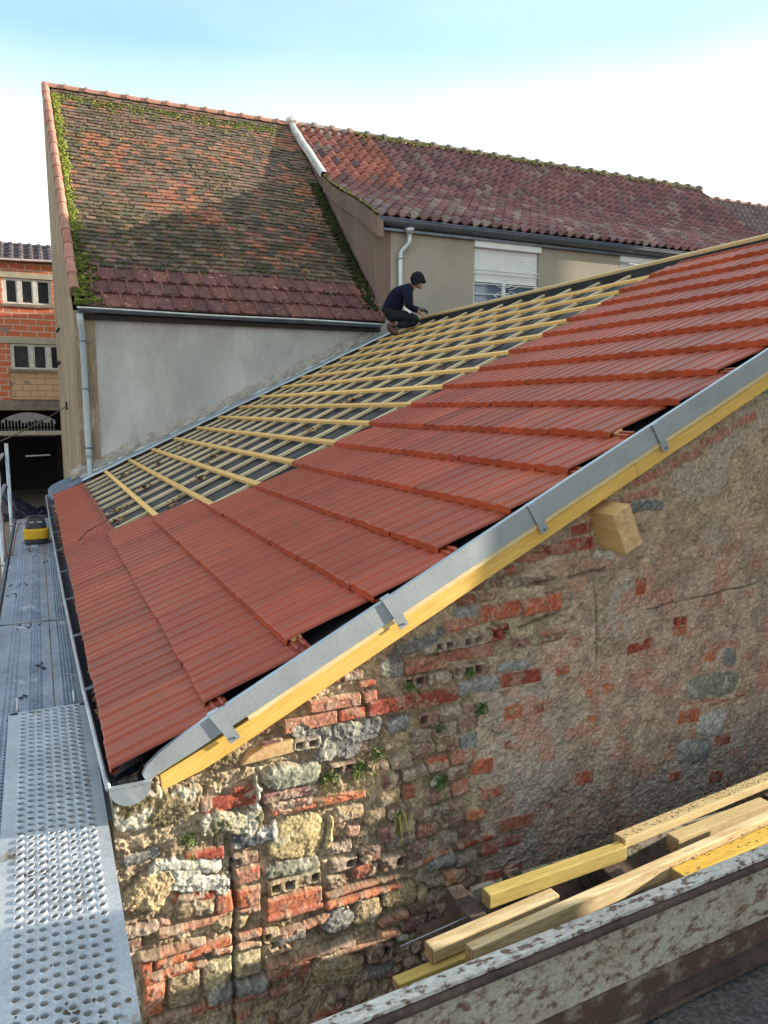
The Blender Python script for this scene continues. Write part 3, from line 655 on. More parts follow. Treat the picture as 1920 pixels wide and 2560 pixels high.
while v < ALEN-.10:
    x = AX0+.12-.105*v/ALEN*.9-(row % 2)*.085; off = rr.uniform(-.006, .006)
    while x < jx(v):
        wd = .165+rr.uniform(-.008, .008); xa, xb = max(x, AX0-.02), min(x+wd-.004, jx(v)+.02)
        if xb-xa > .03:
            t = rr.random(); nn = anoise(x, v)
            o_ = sum(a*math.exp(-((x-px)/sx)**2-((v-pv)/sv)**2) for px, pv, sx, sv, a in OR)
            if t < .04+.85*min(1, o_): col = rr.choice([(.34,.130,.080), (.31,.135,.088), (.27,.12,.08), (.36,.155,.10)])
            elif t < .55+.2*o_: col = rr.choice([(.20,.115,.085), (.23,.135,.10), (.175,.11,.08), (.20,.14,.10)])
            else: col = rr.choice([(.12,.09,.065), (.15,.12,.085), (.125,.10,.075), (.10,.08,.06)])
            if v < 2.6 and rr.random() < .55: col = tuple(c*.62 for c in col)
            lf = rr.uniform(.018, .038); sk = rr.uniform(-.006, .006); d = rr.uniform(-.008, .008)
            p = [ap(xa, v+off+d+sk, lf), ap(xb, v+off+d-sk, lf), ap(xb, v+.19, .002), ap(xa, v+.19, .002)]; q = [ap(xa, v+off+d+sk, lf-.016), ap(xb, v+off+d-sk, lf-.016)]
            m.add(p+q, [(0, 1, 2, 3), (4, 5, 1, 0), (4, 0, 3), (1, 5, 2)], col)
        x += wd
    v += .118; row += 1
M['oldtile'] = mat('old_flat_tiles', (1,1,1), (.62,.62,.60), rough=.95, scale=9, fine=.25, fscale=60, bump=.5, bscale=60, bdist=.01, attr=True, col3=(1.25,1.25,1.2), s3=16, c3=(.64,.72))
m.build('flat_tile_roof', M['oldtile'], old)
m = MB(); m.quad(ap(AX0+.02, .0, -.03), ap(5.5, .0, -.03), ap(5.5, ALEN, -.03), ap(AX0-.08, ALEN, -.03)); m.build('roof_boards', M['black'], old)
# three courses of interlocking tiles at the eave
m = MB()
for k in range(3):
    v0 = -.02+k*.345; x = AX0+.16-(k % 2)*.13; 
    while x < jx(v0)-.02:
        xb = min(x+.252, jx(v0)+.02); f = rr.uniform(.75, 1.15); col = (.15*f, .070*f, .060*f) if rr.random() < .75 else (.20*f, .085*f, .065*f); d = rr.uniform(-.004, .004)
        P = [(0,.030),(.06,.030),(.10,.018),(.42,.016),(.50,.024),(.58,.016),(.84,.018),(.87,.052),(.95,.055),(1.0,.034)]
        a = [ap(x+(xb-x)*t, v0+d, h+.022) for t, h in P]; b = [ap(x+(xb-x)*t, v0+.37, h-.012) for t, h in P]; c = [ap(x+(xb-x)*t, v0+d, .012) for t, h in P]
        m.strip(a, b, col); m.strip(c, a, col); x = xb+.002
M['pantile'] = mat('lichened_tiles', (1,1,1), (.70,.70,.70), rough=.9, scale=7, fine=.25, fscale=50, bump=.4, bscale=50, bdist=.01, attr=True, col3=(3.0,3.1,3.0), s3=13, c3=(.60,.66))
m.build('interlocking_tile_rows', M['pantile'], old)
# ridge and verge tiles
M['ridge'] = mat('ridge_tile_clay', (.42,.20,.14), (.28,.15,.11), rough=.9, scale=8, fine=.2, bump=.3, bscale=60, bdist=.006, attr=True, col3=(.40,.38,.33), s3=9, c3=(.6,.72))
m = MB(); x = .50
while x < 5.5:
    x2 = min(x+.40, 5.58)
    for (a, b, r_) in ((x, x2, .105), (x2-.05, x2, .128)):
        rows = [[(xx, AR[0]+math.cos(t)*r_*1.1, AR[1]-.05+math.sin(t)*r_*1.05) for t in [math.pi*i/10 for i in range(11)]] for xx in (a, b)]
        m.grid(rows, (1, 1, 1.001)); 
        for q in rows: m.add(q, [tuple(range(11))], (1, 1, 1.001))
    x = x2-.01
m.build('ridge_tiles', M['ridge'], old)
m = MB(); n = 17
for i in range(n):
    v0 = .36+i*(ALEN-.36)/n; v1 = v0+(ALEN-.3)/n+.03; xx0 = ax(ap(0, v0)[1])+.03; xx1 = ax(ap(0, v1)[1])+.03; f = rr.uniform(.8, 1.15); col = (f, f*rr.uniform(.9, 1.05), f)
    rows = []
    for xx, v_, r_ in ((xx0, v0, .075), (xx1, v1, .062)): rows.append([ap(xx-.065, v_, -.12)]+[ap(xx+math.cos(t)*r_, v_, .015+math.sin(t)*r_*.9) for t in [math.pi*(1-j/8) for j in range(9)]])
    m.grid(rows, col); m.add(rows[0], [tuple(range(len(rows[0])))], col)
m.build('verge_tiles', M['ridge'], old)
# cushions of moss along the tile edges
m = MB()
def moss(x, v, r, h=.03, light=0):
    col = rr.choice([(.07,.085,.022), (.095,.11,.03), (.055,.07,.02), (.13,.14,.035)]) if not light else rr.choice([(.22,.25,.045), (.17,.21,.04), (.26,.28,.06), (.14,.16,.035)])
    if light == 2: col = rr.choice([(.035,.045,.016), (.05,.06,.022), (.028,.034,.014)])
    p = ap(x, v, h); m.blob(p, r*1.3, r*.7, r*.7, col, .35, rr)
for i in range(800):                              # bright band beside the left verge, its sunlit part painted in paler greens
    v = rr.uniform(.9, ALEN-.3); moss(AX0+.11-.1*v/ALEN+abs(rr.gauss(0, .06)), v, rr.uniform(.012, .034), .02+.02*rr.random(), 1 if v > 1.9 else 0)
for i in range(800):                              # under the ridge
    x = rr.uniform(.6, 5.0); moss(x, ALEN-.30-abs(rr.gauss(0, .30))*(.4+.6*anoise(x*1.5, 3)), rr.uniform(.010, .030), .02, rr.random() < .35)
for i in range(6500):
    x, v = rr.uniform(.65, 5.4), rr.uniform(1.0, ALEN-.2); den = anoise(x*1.25+4, v*1.1)*1.0+(.5 if v < 2.1 else .12 if v < 3.0 else -.02)
    if x > 4.9: den += .35
    if rr.random() < max(0, den-.26)*1.5:
        vv = 1.02+round((v-1.02)/.118)*.118; moss(x, vv+rr.uniform(-.02, .03), rr.uniform(.010, .024), .020, rr.random() < .07)
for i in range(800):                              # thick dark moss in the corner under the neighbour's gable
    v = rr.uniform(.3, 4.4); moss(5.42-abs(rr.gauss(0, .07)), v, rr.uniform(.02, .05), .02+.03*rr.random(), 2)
for i in range(320):
    x = .62+abs(rr.gauss(0, .14)); moss(x, rr.uniform(-.0, 1.3), rr.uniform(.015, .042), .035, rr.random() < .2)
for i in range(70): moss(rr.uniform(.7, 5.3), rr.choice([.0, .34, .68])+rr.uniform(-.03, .05), rr.uniform(.012, .03), .04)
M['moss'] = mat('moss', (1,1,1), (.55,.58,.5), rough=1, scale=18, fine=.35, fscale=90, bump=.8, bscale=90, bdist=.02, attr=True, spec=.1)
tag(m.build('moss', M['moss'], old, smooth=True), kind='stuff')
m = MB(); m.grid([[(x, AY-.17+.055*math.cos(a), 1.425-.01*(x-3)/3-.055*math.sin(a)) for a in [math.pi*i/8 for i in range(9)]] for x in [.64+i*.47 for i in range(11)]])
gu = m.build('gutter', M['zincdark'], old, smooth=True)
m = MB(); m.tube([(x, AY-.228, 1.425-.01*(x-3)/3+.006*math.sin(x*1.9)) for x in [.62+i*.19 for i in range(26)]], .013, 8); m.build('gutter_bead', mat('bright_zinc', (.62,.63,.64), rough=.5, metal=.3), gu, smooth=True)
m = MB(); m.box(.66, 5.40, AY-.10, AY-.02, 1.30, 1.37); m.build('fascia_board', mat('dark_fascia', (.035,.03,.03)), old)
m = MB(); m.tube([(.66, AY-.16, 1.36), (.67, AY-.13, 1.2), (.685, AY-.075, 1.1), (.69, AY-.075, -.62), (.69, AY-.08, -.70)], .045, 12); m.tube([(.69, AY-.08, -.55), (.69, AY-.08, -.95), (.685, AY-.10, -1.0), (.64, AY-.20, -1.06), (.575, AY-.34, -1.12)], .036, 12)
dp = m.build('downpipe', mat('grey_pipe', (.42,.45,.48), (.33,.36,.39), rough=.5, scale=3, stretch=(1,1,.4)), old, smooth=True)
for z in (.98, .30, -.56):
    m = MB(); m.tube([(.69, AY-.075, z-.012), (.69, AY-.075, z+.012)], .052, 12); m.box(.73, .80, AY-.08, AY-.06, z-.008, z+.008); m.build('pipe_bracket', M['zincdark'], dp)
m = MB(); m.blob((ax(14.6)-.03, 14.6, .09), .03, .05, .06, None, .4); m.build('wall_socket', M['black'], old)
m = MB(); m.tube([(ax(14.4)-.02, 14.4, .03), (ax(14.4)-.06, 14.35, .0), (ax(14.3)-.05, 14.2, .05)], .009, 6); m.build('wall_hook', M['black'], old)
m = MB(); m.tube([(ax(15.6)-.02, 15.6, 1.5), (ax(15.6)-.08, 15.6, 1.42)], .02, 6); m.build('wall_hook', M['black'], old)
m = MB(); m.tube([(ax(15.8)-.02, 15.8, .9), (ax(15.8)-.08, 15.7, .82), (ax(15.8)-.07, 15.6, .9)], .012, 6); m.build('wall_hook', M['black'], old)
m = MB(); P = []
for i in range(25):
    t = i/24; a = Vector((ax(14.6)-.05, 14.55, .05)); b = Vector((-2.6, 9.0, -.66)); p = a.lerp(b, t); p.z -= .38*math.sin(math.pi*t)*(1-.3*t); P.append(p)
m.tube(P, .010, 6); tag(m.build('overhead_cable', mat('cable_sheath', (.16,.14,.12))), 'thin slack cable running from the stained gable wall across the yard', 'cable')
# ------------------------------------------------------------------ the neighbour's house with pantiles, right
BX, BY = 5.50, 12.46
nb = thing('pantiled_house', (11, 16, -2.8), 'beige rendered house with a long curved pantile roof, zinc gutter and shuttered windows', 'house')
PRO = [(12.24, 3.27), (12.67, 3.50), (13.32, 3.82), (13.9, 4.07), (14.40, 4.31), (14.93, 4.62), (15.5, 5.05), (16.2, 5.60), (17.0, 6.25)]
plen = [0]
for a, b in zip(PRO[:-1], PRO[1:]): plen.append(plen[-1]+math.hypot(b[0]-a[0], b[1]-a[1]))
def bp(x, d, h=0, e=0):
    d = max(0, min(plen[-1]-1e-4, d)); i = max(k for k in range(len(plen)-1) if plen[k] <= d); t = (d-plen[i])/(plen[i+1]-plen[i]); a, b = PRO[i], PRO[i+1]
    dy, dz = b[0]-a[0], b[1]-a[1]; l = math.hypot(dy, dz); return (x, a[0]+dy*t-h*dz/l, a[1]+dz*t+h*dy/l-e)
M['beige'] = mat('beige_render', (.36,.315,.25), (.295,.26,.21), scale=1.1, rough=.95, fine=.07, fscale=110, bump=.25, bscale=140, bdist=.006, col3=(.31,.285,.25), s3=.8, c3=(.5,.7))
M['brownrender'] = mat('stained_render', (.20,.135,.10), (.15,.105,.085), scale=2, stretch=(1,1,.5), rough=.95, fine=.15, fscale=60, bump=.3, bdist=.01, col3=(.55,.52,.45), s3=16, c3=(.68,.71))
W1, W2, WZ0, WZ1 = (7.48, 8.93), (10.88, 12.33), 1.62, 3.10
m = MB(); y0, y1 = BY, BY+.3
m.box(BX, W1[0], y0, y1, -2.9, 3.3); m.box(W1[1], W2[0], y0, y1, -2.9, 3.3); m.box(W2[1], 17.4, y0, y1, -2.9, 3.3)
for w_ in (W1, W2): m.box(w_[0], w_[1], y0, y1, -2.9, WZ0); m.box(w_[0], w_[1], y0, y1, WZ1, 3.3)
m.build('front_wall', M['beige'], nb)
m = MB(); P = [(BX-.001, y+.0, z-.10) for y, z in PRO if y > 12.5]; m.prism([(BX-.002, BY-.003, -2.9), (BX-.002, BY-.003, 3.26)]+P+[(BX-.002, 21.5, 3.2), (BX-.002, 21.5, -2.9)], (.3, 0, 0)); m.build('gable_wall', M['brownrender'], nb)
m = MB(); A = [(BX-.05, y, z-.02) for y, z in PRO if y < 15.0]; B = [(BX-.05, y-.03, z-.36+.02*max(0, y-12.5)) for y, z in PRO if y < 15.0]; m.strip(A, B); m.strip([(p[0]+.06, p[1], p[2]) for p in B], B); m.quad(A[0], B[0], (BX+.06, B[0][1], B[0][2]), (BX+.06, A[0][1], A[0][2])); m.build('verge_board', M['brownrender'], nb)
m = MB(); wv = [(0,-.014),(.14,-.020),(.32,-.016),(.46,.000),(.60,.036),(.74,.054),(.88,.040),(1.0,-.008)]
TW, TG = .208, .335; nrow = int(plen[-1]/TG)+1; gg = plen[-1]/nrow
for k in range(nrow):
    for i in range(int((17.42-BX+.04)/TW)+1):
        x = BX-.04+i*TW; f = rr.uniform(.72, 1.18); t = rr.random()
        red = x < 7.2 and k > 7 and rr.random() < .8
        col = (.33*f, .125*f, .09*f) if red else ((.200*f, .098*f, .088*f) if t < .6 else (.155*f, .088*f, .085*f) if t < .85 else (.22*f, .155*f, .125*f))
        if k < 6 and t > .5: col = tuple(c*1.1+.03 for c in col)
        dd = rr.uniform(-.010, .010); lf = rr.uniform(.028, .036)
        a = [bp(x+TW*t_, k*gg+dd, h+lf) for t_, h in wv]; b = [bp(x+TW*t_, k*gg+gg*.5, h+lf*.5) for t_, h in wv]; b2 = [bp(x+TW*t_, (k+1)*gg+.03, h-.002) for t_, h in wv]; c = [bp(x+TW*t_, k*gg+dd+.004, h+lf-.03) for t_, h in wv]
        m.grid([a, b, b2], col); m.strip(c, a, col)
M['pantile2'] = mat('pantiles', (1,1,1), (.75,.75,.75), rough=.85, scale=6, fine=.2, fscale=50, bump=.3, bscale=60, bdist=.008, attr=True, col3=(1.7,1.75,1.6), s3=9, c3=(.62,.70))
m.build('pantile_roof', M['pantile2'], nb)
m = MB(); m.quad((BX, 17.0, 6.22), (17.4, 17.0, 6.22), (17.4, 21.6, 3.2), (BX, 21.6, 3.2)); m.quad(*[(x, y, z) for x, y, z in ((BX, 12.3, 3.24), (17.4, 12.3, 3.24), (17.4, 14.93, 4.55), (BX, 14.93, 4.55))]); m.quad((BX, 14.93, 4.55), (17.4, 14.93, 4.55), (17.4, 17, 6.18), (BX, 17, 6.18)); m.build('rear_roof', M['brownrender'], nb)
M['limewash'] = mat('pale_mortar', (.58,.56,.53), (.42,.40,.38), rough=.95, scale=4, fine=.12, bump=.4, bscale=30, bdist=.02)
m = MB(); rows = []
for k in range(12):
    d = plen[5]+(plen[-1]-plen[5])*k/11; j = rr.uniform(-.01, .01); rows.append([bp(BX-.075+j, d, -.05), bp(BX-.075+j, d, .055+j), bp(BX-.03, d, .07+j), bp(BX+.035+j, d, .065), bp(BX+.055+j, d, -.02)])
m.grid(rows); m.blob((BX+.0, 17.0, 6.27), .16, .20, .14, None, .08); m.prism([(BX+.09, 16.93, 6.18), (BX+1.2, 16.93, 6.20), (BX+1.2, 16.80, 6.10), (BX+.09, 16.76, 6.07)], (0, .03, .03)); m.build('verge_mortar', M['limewash'], nb)
m = MB(); x = BX+.1; i = 0
while x < 17.4:
    x2 = x+.43; g_ = (1, 1, 1.001) if i < 3 else (.62, .72, .80)
    for (a, b, r_) in ((x, x2, .10), (x2-.06, x2+.02, .135)):
        rows = [[(xx, 17.0+math.cos(t)*r_*1.1, 6.21+math.sin(t)*r_) for t in [math.pi*j/10 for j in range(11)]] for xx in (a, b)]; m.grid(rows, g_); m.add(rows[0], [tuple(range(11))], g_); m.add(rows[1], [tuple(range(11))], g_)
    x = x2; i += 1
m.build('ridge_tiles', mat('grey_ridge_tile', (.30,.20,.16), (.24,.19,.155), rough=.9, scale=8, fine=.2, bump=.3, bdist=.006, attr=True), nb)
m = MB()
for i in range(1500):
    x = rr.uniform(6.9, 17.3); d = plen[-1]-.06-abs(rr.gauss(0, .10))*(.3+anoise(x*2, 1)); p = bp(x, d, .045); col = rr.choice([(.11,.12,.03), (.16,.16,.05), (.20,.19,.08), (.08,.09,.025)]); r_ = rr.uniform(.014, .045); m.blob(p, r_*1.2, r_*.8, r_*.7, col, .35, rr)
for i in range(160):
    d = rr.uniform(.0, plen[5]); p = bp(BX-.03+rr.gauss(0, .02), d, .02); col = rr.choice([(.24,.22,.10), (.16,.15,.06), (.30,.27,.15)]); r_ = rr.uniform(.01, .03); m.blob(p, r_, r_, r_*.7, col, .35, rr)
tag(m.build('moss', M['moss'], nb, smooth=True), kind='stuff')
m = MB(); m.grid([[(x, 12.335+.105*math.cos(a), 3.235-.105*math.sin(a)-.003*(x-5.5)) for a in [math.pi*(.02+.98*i/10) for i in range(11)]] for x in (5.52, 8, 11, 14, 17.4)])
m.prism([(5.52, 12.335+.105*math.cos(a), 3.235-.105*math.sin(a)) for a in [math.pi*i/10 for i in range(11)]], (.004, 0, 0))
gu = m.build('gutter', mat('slate_zinc_gutter', (.11,.125,.15), (.08,.09,.11), rough=.45, metal=.4, scale=4, stretch=(.6,1,1)), nb, smooth=True); gu.modifiers.new('thick', 'SOLIDIFY').thickness = .004
m = MB(); m.tube([(5.52, 12.228, 3.24), (17.4, 12.228, 3.204)], .012, 8); m.build('gutter_bead', M['zincdark'], gu)
for i in range(16):
    x = 5.95+i*.72; m = MB(); m.grid([[(xx, 12.335+.112*math.cos(a), 3.235-.112*math.sin(a)-.003*(x-5.5)) for a in [math.pi*(.1+.85*j/8) for j in range(9)]] for xx in (x, x+.035)]); m.build('gutter_bracket', M['zincdark'], gu)
m = MB(); m.box(BX, 17.4, 12.36, BY-.003, 3.06, 3.10); m.build('fascia_board', M['zincdark'], nb)  # grey strip standing in for the reflection along the gutter's lower edge
m = MB(); m.lathe((6.10, 12.335, 3.02), [(.05, 0), (.07, .05), (.10, .10)], 14); m.tube([(6.10, 12.335, 3.05), (6.10, 12.335, 2.93), (6.09, 12.34, 2.87), (5.97, 12.385, 2.74), (5.955, 12.385, 2.68), (5.955, 12.385, -2.8)], .045, 14)
m.tube([(5.955, 12.385, 2.60), (5.955, 12.385, 2.66)], .054, 14)
m.build('downpipe', mat('bright_zinc_pipe', (.50,.52,.53), (.40,.42,.44), rough=.4, metal=.6, scale=5), nb, smooth=True)
M['white'] = mat('white_plastic', (.72,.73,.72), (.66,.67,.67), rough=.45, scale=3, fine=.03, bump=0)
def shaded_glass(name):
    return mat(name, (.10,.16,.24), (.06,.10,.16), rough=.06, spec=.8, scale=1.5, fine=0, bump=0)
M['glass'] = shaded_glass('window_glass')
for wi, w_ in enumerate((W1, W2)):
    m = MB(); m.box(w_[0]+.0, w_[1]+.0, BY+.10, BY+.14, WZ0, WZ1-.15); fr = None
    m2 = MB(); x0, x1 = w_; xm = (x0+x1)/2-.02
    for a, b in ((x0+.002, x0+.05), (xm-.035, xm+.035), (x1-.05, x1-.002)): m2.box(a, b, BY+.055, BY+.10, WZ0+.06, WZ1-.13)
    m2.box(x0+.05, xm-.035, BY+.06, BY+.098, WZ0+.002, WZ0+.06); m2.box(xm+.035, x1-.05, BY+.06, BY+.098, WZ0+.002, WZ0+.06)
    wn = m2.build('window', M['white'], nb, bevel=.004); m.build('pane', M['glass'], wn)
    m = MB(); m.box(x0-.004, x1+.02, BY-.055, BY+.05, WZ1-.15, WZ1+.012); m.build('shutter_box', M['white'], wn, bevel=.008)
    for a, b in ((x0+.045, xm-.02), (xm+.02, x1-.045)):
        m = MB(); z = WZ1-.155
        while z > WZ1-.72:
            m.add([(a, BY+.045, z), (b, BY+.045, z), (b, BY+.041, z-.018), (a, BY+.041, z-.018), (b, BY+.045, z-.034), (a, BY+.045, z-.034)], [(0,3,2,1), (3,5,4,2)]); z -= .036
        m.box(a, b, BY+.035, BY+.05, z-.02, z+.002); m.build('roller_shutter', M['white'], wn)
    m = MB()
    for z in (2.56, 2.50, 2.31, 2.13, 1.95): m.tube([(x0+.004, BY-.015, z), (x1-.004, BY-.015, z)], .0085, 6)
    for cx in ((x0+x1)/2-.16, (x0+x1)/2+.16):
        s = 1 if cx > (x0+x1)/2 else -1
        for d in (1, -1):
            P = [];
            for j in range(26):
                t = j/25; a = 5.6*t*t; r_ = .20*(1-t)*(1-.3*t)+.012; P.append((cx+s*(.14-.26*(1-t))+s*r_*math.sin(a)*.9, BY-.03, 2.22+d*(.015+.10*t+r_*(1-math.cos(a))*.45)))
            m.tube(P, .006, 5)
            P = [(cx-s*.16+s*.10*math.cos(a)*(1-a/9), BY-.03, 2.22+d*(.06+.055*math.sin(a)*(1-a/9)+.02)) for a in [j*.3 for j in range(21)]]; m.tube(P, .006, 5)
    m.build('window_guard', M['white'], wn)
    m = MB(); m.box(x0-.04, x1+.04, BY-.05, BY+.0-.002, WZ0-.05, WZ0); m.build('sill', M['limewash'], wn)
# ------------------------------------------------------------------ the farther roof beyond it
fr = thing('far_house', (20, 16, -2.8), 'next house along, its grey brown tiled roof just beyond the curved pantile roof', 'house')
m = MB(); CP = [(y, z-.22) for y, z in PRO]
for k in range(nrow):
    for i in range(34):
        x = 17.62+i*.20; f = rr.uniform(.7, 1.15); col = (.15*f, .105*f, .10*f); d0 = k*gg
        a = [tuple(Vector(bp(x+.2*t_, d0, h+.03))-Vector((0, 0, .22))) for t_, h in wv]; b = [tuple(Vector(bp(x+.2*t_, d0+gg+.03, h))-Vector((0, 0, .22))) for t_, h in wv]; c = [(p[0], p[1]+.004, p[2]-.03) for p in a]
        m.grid([a, b], col); m.strip(c, a, col)
m.build('tiled_roof', M['pantile2'], fr)
m = MB(); rows = []
for k in range(14): d = plen[-1]*k/13; p = bp(17.5, d, 0, .22); rows.append([(17.44, p[1], p[2]-.3), (17.44, p[1]-.02, p[2]+.05), (17.60, p[1]-.03, p[2]+.07), (17.64, p[1], p[2]-.02)])
m.grid(rows); m.build('verge_mortar', M['limewash'], fr)
m = MB(); x = 17.5
while x < 24:
    for (a, b, r_) in ((x, x+.43, .09), (x+.37, x+.45, .12)):
        rows = [[(xx, 17.0+math.cos(t)*r_*1.1, 6.0+math.sin(t)*r_) for t in [math.pi*j/10 for j in range(11)]] for xx in (a, b)]; m.grid(rows, (.8, .8, .85)); m.add(rows[0], [tuple(range(11))], (.8, .8, .85))
    x += .43
m.build('ridge_tiles', M['ridge'], fr)
m = MB(); m.box(17.45, 24.4, 12.6, 21.3, -2.9, 2.95); m.prism([(17.45, 12.6, 2.95), (17.45, 14.93, 4.2), (17.45, 16.95, 5.8), (17.45, 21.3, 2.95)], (6.9, 0, 0)); m.build('wall', M['beige'], fr)
# ------------------------------------------------------------------ the brick building across the yard
KY = 22.0
kb = thing('brick_building', (-1.5, 24, -2.7), 'red hollow brick building with concrete lintels above a dark open cart shed', 'building')
def brickmat(name, c1, c2, mortar, bw=.37, rh=.152):
    m = bpy.data.materials.new(name); m.use_nodes = True; n = m.node_tree; N = n.nodes; L = n.links; b = N['Principled BSDF']; b.inputs['Roughness'].default_value = .9
    t = N.new('ShaderNodeTexCoord'); s = N.new('ShaderNodeSeparateXYZ'); c = N.new('ShaderNodeCombineXYZ'); L.new(t.outputs['Object'], s.inputs[0]); L.new(s.outputs[0], c.inputs[0]); L.new(s.outputs[2], c.inputs[1])
    nz = N.new('ShaderNodeTexNoise'); nz.inputs['Scale'].default_value = 5; nz.inputs['Detail'].default_value = 4; L.new(t.outputs['Object'], nz.inputs[0])
    av = N.new('ShaderNodeVectorMath'); av.operation = 'MULTIPLY_ADD'; av.inputs[1].default_value = (.03,.03,0); L.new(nz.outputs['Color'], av.inputs[0]); L.new(c.outputs[0], av.inputs[2])
    k = N.new('ShaderNodeTexBrick'); k.inputs['Scale'].default_value = 1; k.inputs['Brick Width'].default_value = bw; k.inputs['Row Height'].default_value = rh; k.inputs['Mortar Size'].default_value = .013; k.inputs['Mortar Smooth'].default_value = .3
    k.inputs['Color1'].default_value = (*c1, 1); k.inputs['Color2'].default_value = (*c2, 1); k.inputs['Mortar'].default_value = (*mortar, 1); k.inputs['Bias'].default_value = -.5; L.new(av.outputs[0], k.inputs[0])
    n2 = N.new('ShaderNodeTexNoise'); n2.inputs['Scale'].default_value = 3.3; n2.inputs['Detail'].default_value = 5; L.new(t.outputs['Object'], n2.inputs[0])
    r = N.new('ShaderNodeMapRange'); r.inputs[1].default_value = .62; r.inputs[2].default_value = .70; L.new(n2.outputs[0], r.inputs[0])
    x = N.new('ShaderNodeMix'); x.data_type = 'RGBA'; L.new(r.outputs[0], x.inputs[0]); L.new(k.outputs['Color'], x.inputs[6]); x.inputs[7].default_value = (.25,.19,.15,1); L.new(x.outputs[2], b.inputs['Base Color'])
    p = N.new('ShaderNodeBump'); p.inputs['Strength'].default_value = .6; p.inputs['Distance'].default_value = .01; p.invert = True; L.new(k.outputs['Fac'], p.inputs['Height']); L.new(p.outputs[0], b.inputs['Normal'])
    return m
M['kbrick'] = brickmat('hollow_brick', (.52,.135,.060), (.42,.10,.045), (.50,.40,.32)); M['tanbrick'] = brickmat('tan_brick', (.52,.33,.17), (.46,.28,.14), (.32,.22,.14), .36, .16)
M['concrete'] = mat('concrete', (.42,.36,.27), (.33,.28,.21), rough=.95, scale=4, fine=.12, bump=.3, bdist=.01)
M['concrete2'] = mat('stained_concrete', (.26,.21,.16), (.15,.12,.095), rough=.95, scale=3, stretch=(1,1,.5), fine=.2, bump=.3, bdist=.01)
M['kglass'] = mat('dark_glass', (.012,.014,.02), (.03,.03,.03), rough=.15, spec=.10, fine=0, bump=0)
V1, V2 = (-.585, .56, 2.67, 3.30), (-.50, 1.0, 1.03, 1.67)
m = MB(); y0, y1 = KY, KY+.3
m.box(-6, 1.6, y0, y1, 3.46, 3.72); m.box(-6, V1[0], y0, y1, V1[2], 3.46); m.box(V1[1], 1.6, y0, y1, V1[2], 3.46); m.box(-6, 1.6, y0, y1, 1.83, V1[2]); m.box(-6, V2[0], y0, y1, V2[2], 1.83); m.box(V2[1], 1.6, y0, y1, V2[2], 1.83)
m.box(-6, -.54, y0, y1, .24, V2[2]); m.box(1.05, 1.6, y0, y1, .24, V2[2]); m.build('brick_wall', M['kbrick'], kb)
m = MB(); m.box(-.54, 1.05, y0+.02, y1, .26, V2[2]-.04); m.build('infill_panel', M['tanbrick'], kb)
for a in ((-1.3, 1.3, 3.31, 3.455), (-1.0, 1.3, 1.68, 1.825)): m = MB(); m.box(a[0], a[1], y0-.02, y1, a[2], a[3]); m.build('lintel', M['concrete'], kb, bevel=.01)
M['oldwhite'] = mat('flaking_white_paint', (.62,.60,.55), (.45,.42,.37), rough=.8, scale=9, fine=.15, bump=.2)
for V, cuts in ((V1, (-.585, -.20, .165, .56)), (V2, (-.50, .0, .40, 1.0))):
    m = MB()
    for i, c in enumerate(cuts): m.box(c-(.0 if i == 0 else .045), c+(.0 if i == 3 else .045)+(.05 if i == 0 else 0)-(.0), KY+.03, KY+.10, V[2], V[3])
    m.box(cuts[0]+.001, cuts[-1]-.001, KY+.031, KY+.099, V[2]-.001, V[2]+.03); m.box(cuts[0]+.001, cuts[-1]-.001, KY+.031, KY+.099, V[3]-.03, V[3]+.001); wn = m.build('window', M['oldwhite'], kb)
    for a, b in zip(cuts[:-1], cuts[1:]):
        m = MB(); q = [(a+.05, V[2]+.03), (b-.05, V[2]+.03), (b-.05, V[3]-.03), (a+.05, V[3]-.03)]
        m.box(a+.05, b-.05, KY+.04, KY+.09, V[2]+.002, V[2]+.05); m.box(a+.05, b-.05, KY+.04, KY+.09, V[3]-.05, V[3]-.002); m.box(a+.05, a+.075, KY+.04, KY+.09, V[2]+.05, V[3]-.05); m.box(b-.075, b-.05, KY+.04, KY+.09, V[2]+.05, V[3]-.05); f = m.build('casement', M['oldwhite'], wn)
        m = MB(); m.box(a+.06, b-.06, KY+.10, KY+.11, V[2], V[3]); m.build('pane', M['kglass'], wn)
    m = MB(); m.box(V[0]-.05, V[1]+.05, KY-.05, KY-.002, V[2]-.08, V[2]); m.build('sill', M['concrete2'], wn, bevel=.01)
m = MB(); m.box(-6, 1.6, KY-.03, KY+.35, -.02, .24); m.build('concrete_beam', M['concrete2'], kb, bevel=.01)
# roof of the brick building
m = MB(); 
for k in range(5):
    for i in range(34):
        x = -6+i*.23; f = rr.uniform(.6, 1.3); col = (.085*f, .065*f, .075*f); v0 = k*.33; 
        def kp(x, v, h): return (x, KY-.15+v*.85-h*.5, 3.74+v*.40+h*.85)
        a = [kp(x+.23*t, v0, h+.03) for t, h in ((0,0),(.3,0),(.45,.03),(.7,.03),(.85,0),(1,0))]; b = [kp(x+.23*t, v0+.36, h) for t, h in ((0,0),(.3,0),(.45,.03),(.7,.03),(.85,0),(1,0))]; c = [(p[0], p[1], p[2]-.04) for p in a]
        m.strip(a, b, col); m.strip(c, a, col)
m.build('tiled_roof', M['pantile'], kb)
m = MB(); m.tube([(-6, KY-.2, 3.62), (.0, KY-.2, 3.73), (1.7, KY-.2, 3.78)], .03, 8); m.build('gutter', mat('pinkish_gutter', (.52,.42,.38)), kb)
m = MB(); m.prism([(-6, KY+.3, 3.70), (-6, KY+1.35, 4.28), (-6, KY+6, 3.0), (-6, KY+6, -.02), (-6, KY+.3, -.02)], (7.6, 0, 0)); m.build('upper_storey', M['concrete2'], kb)
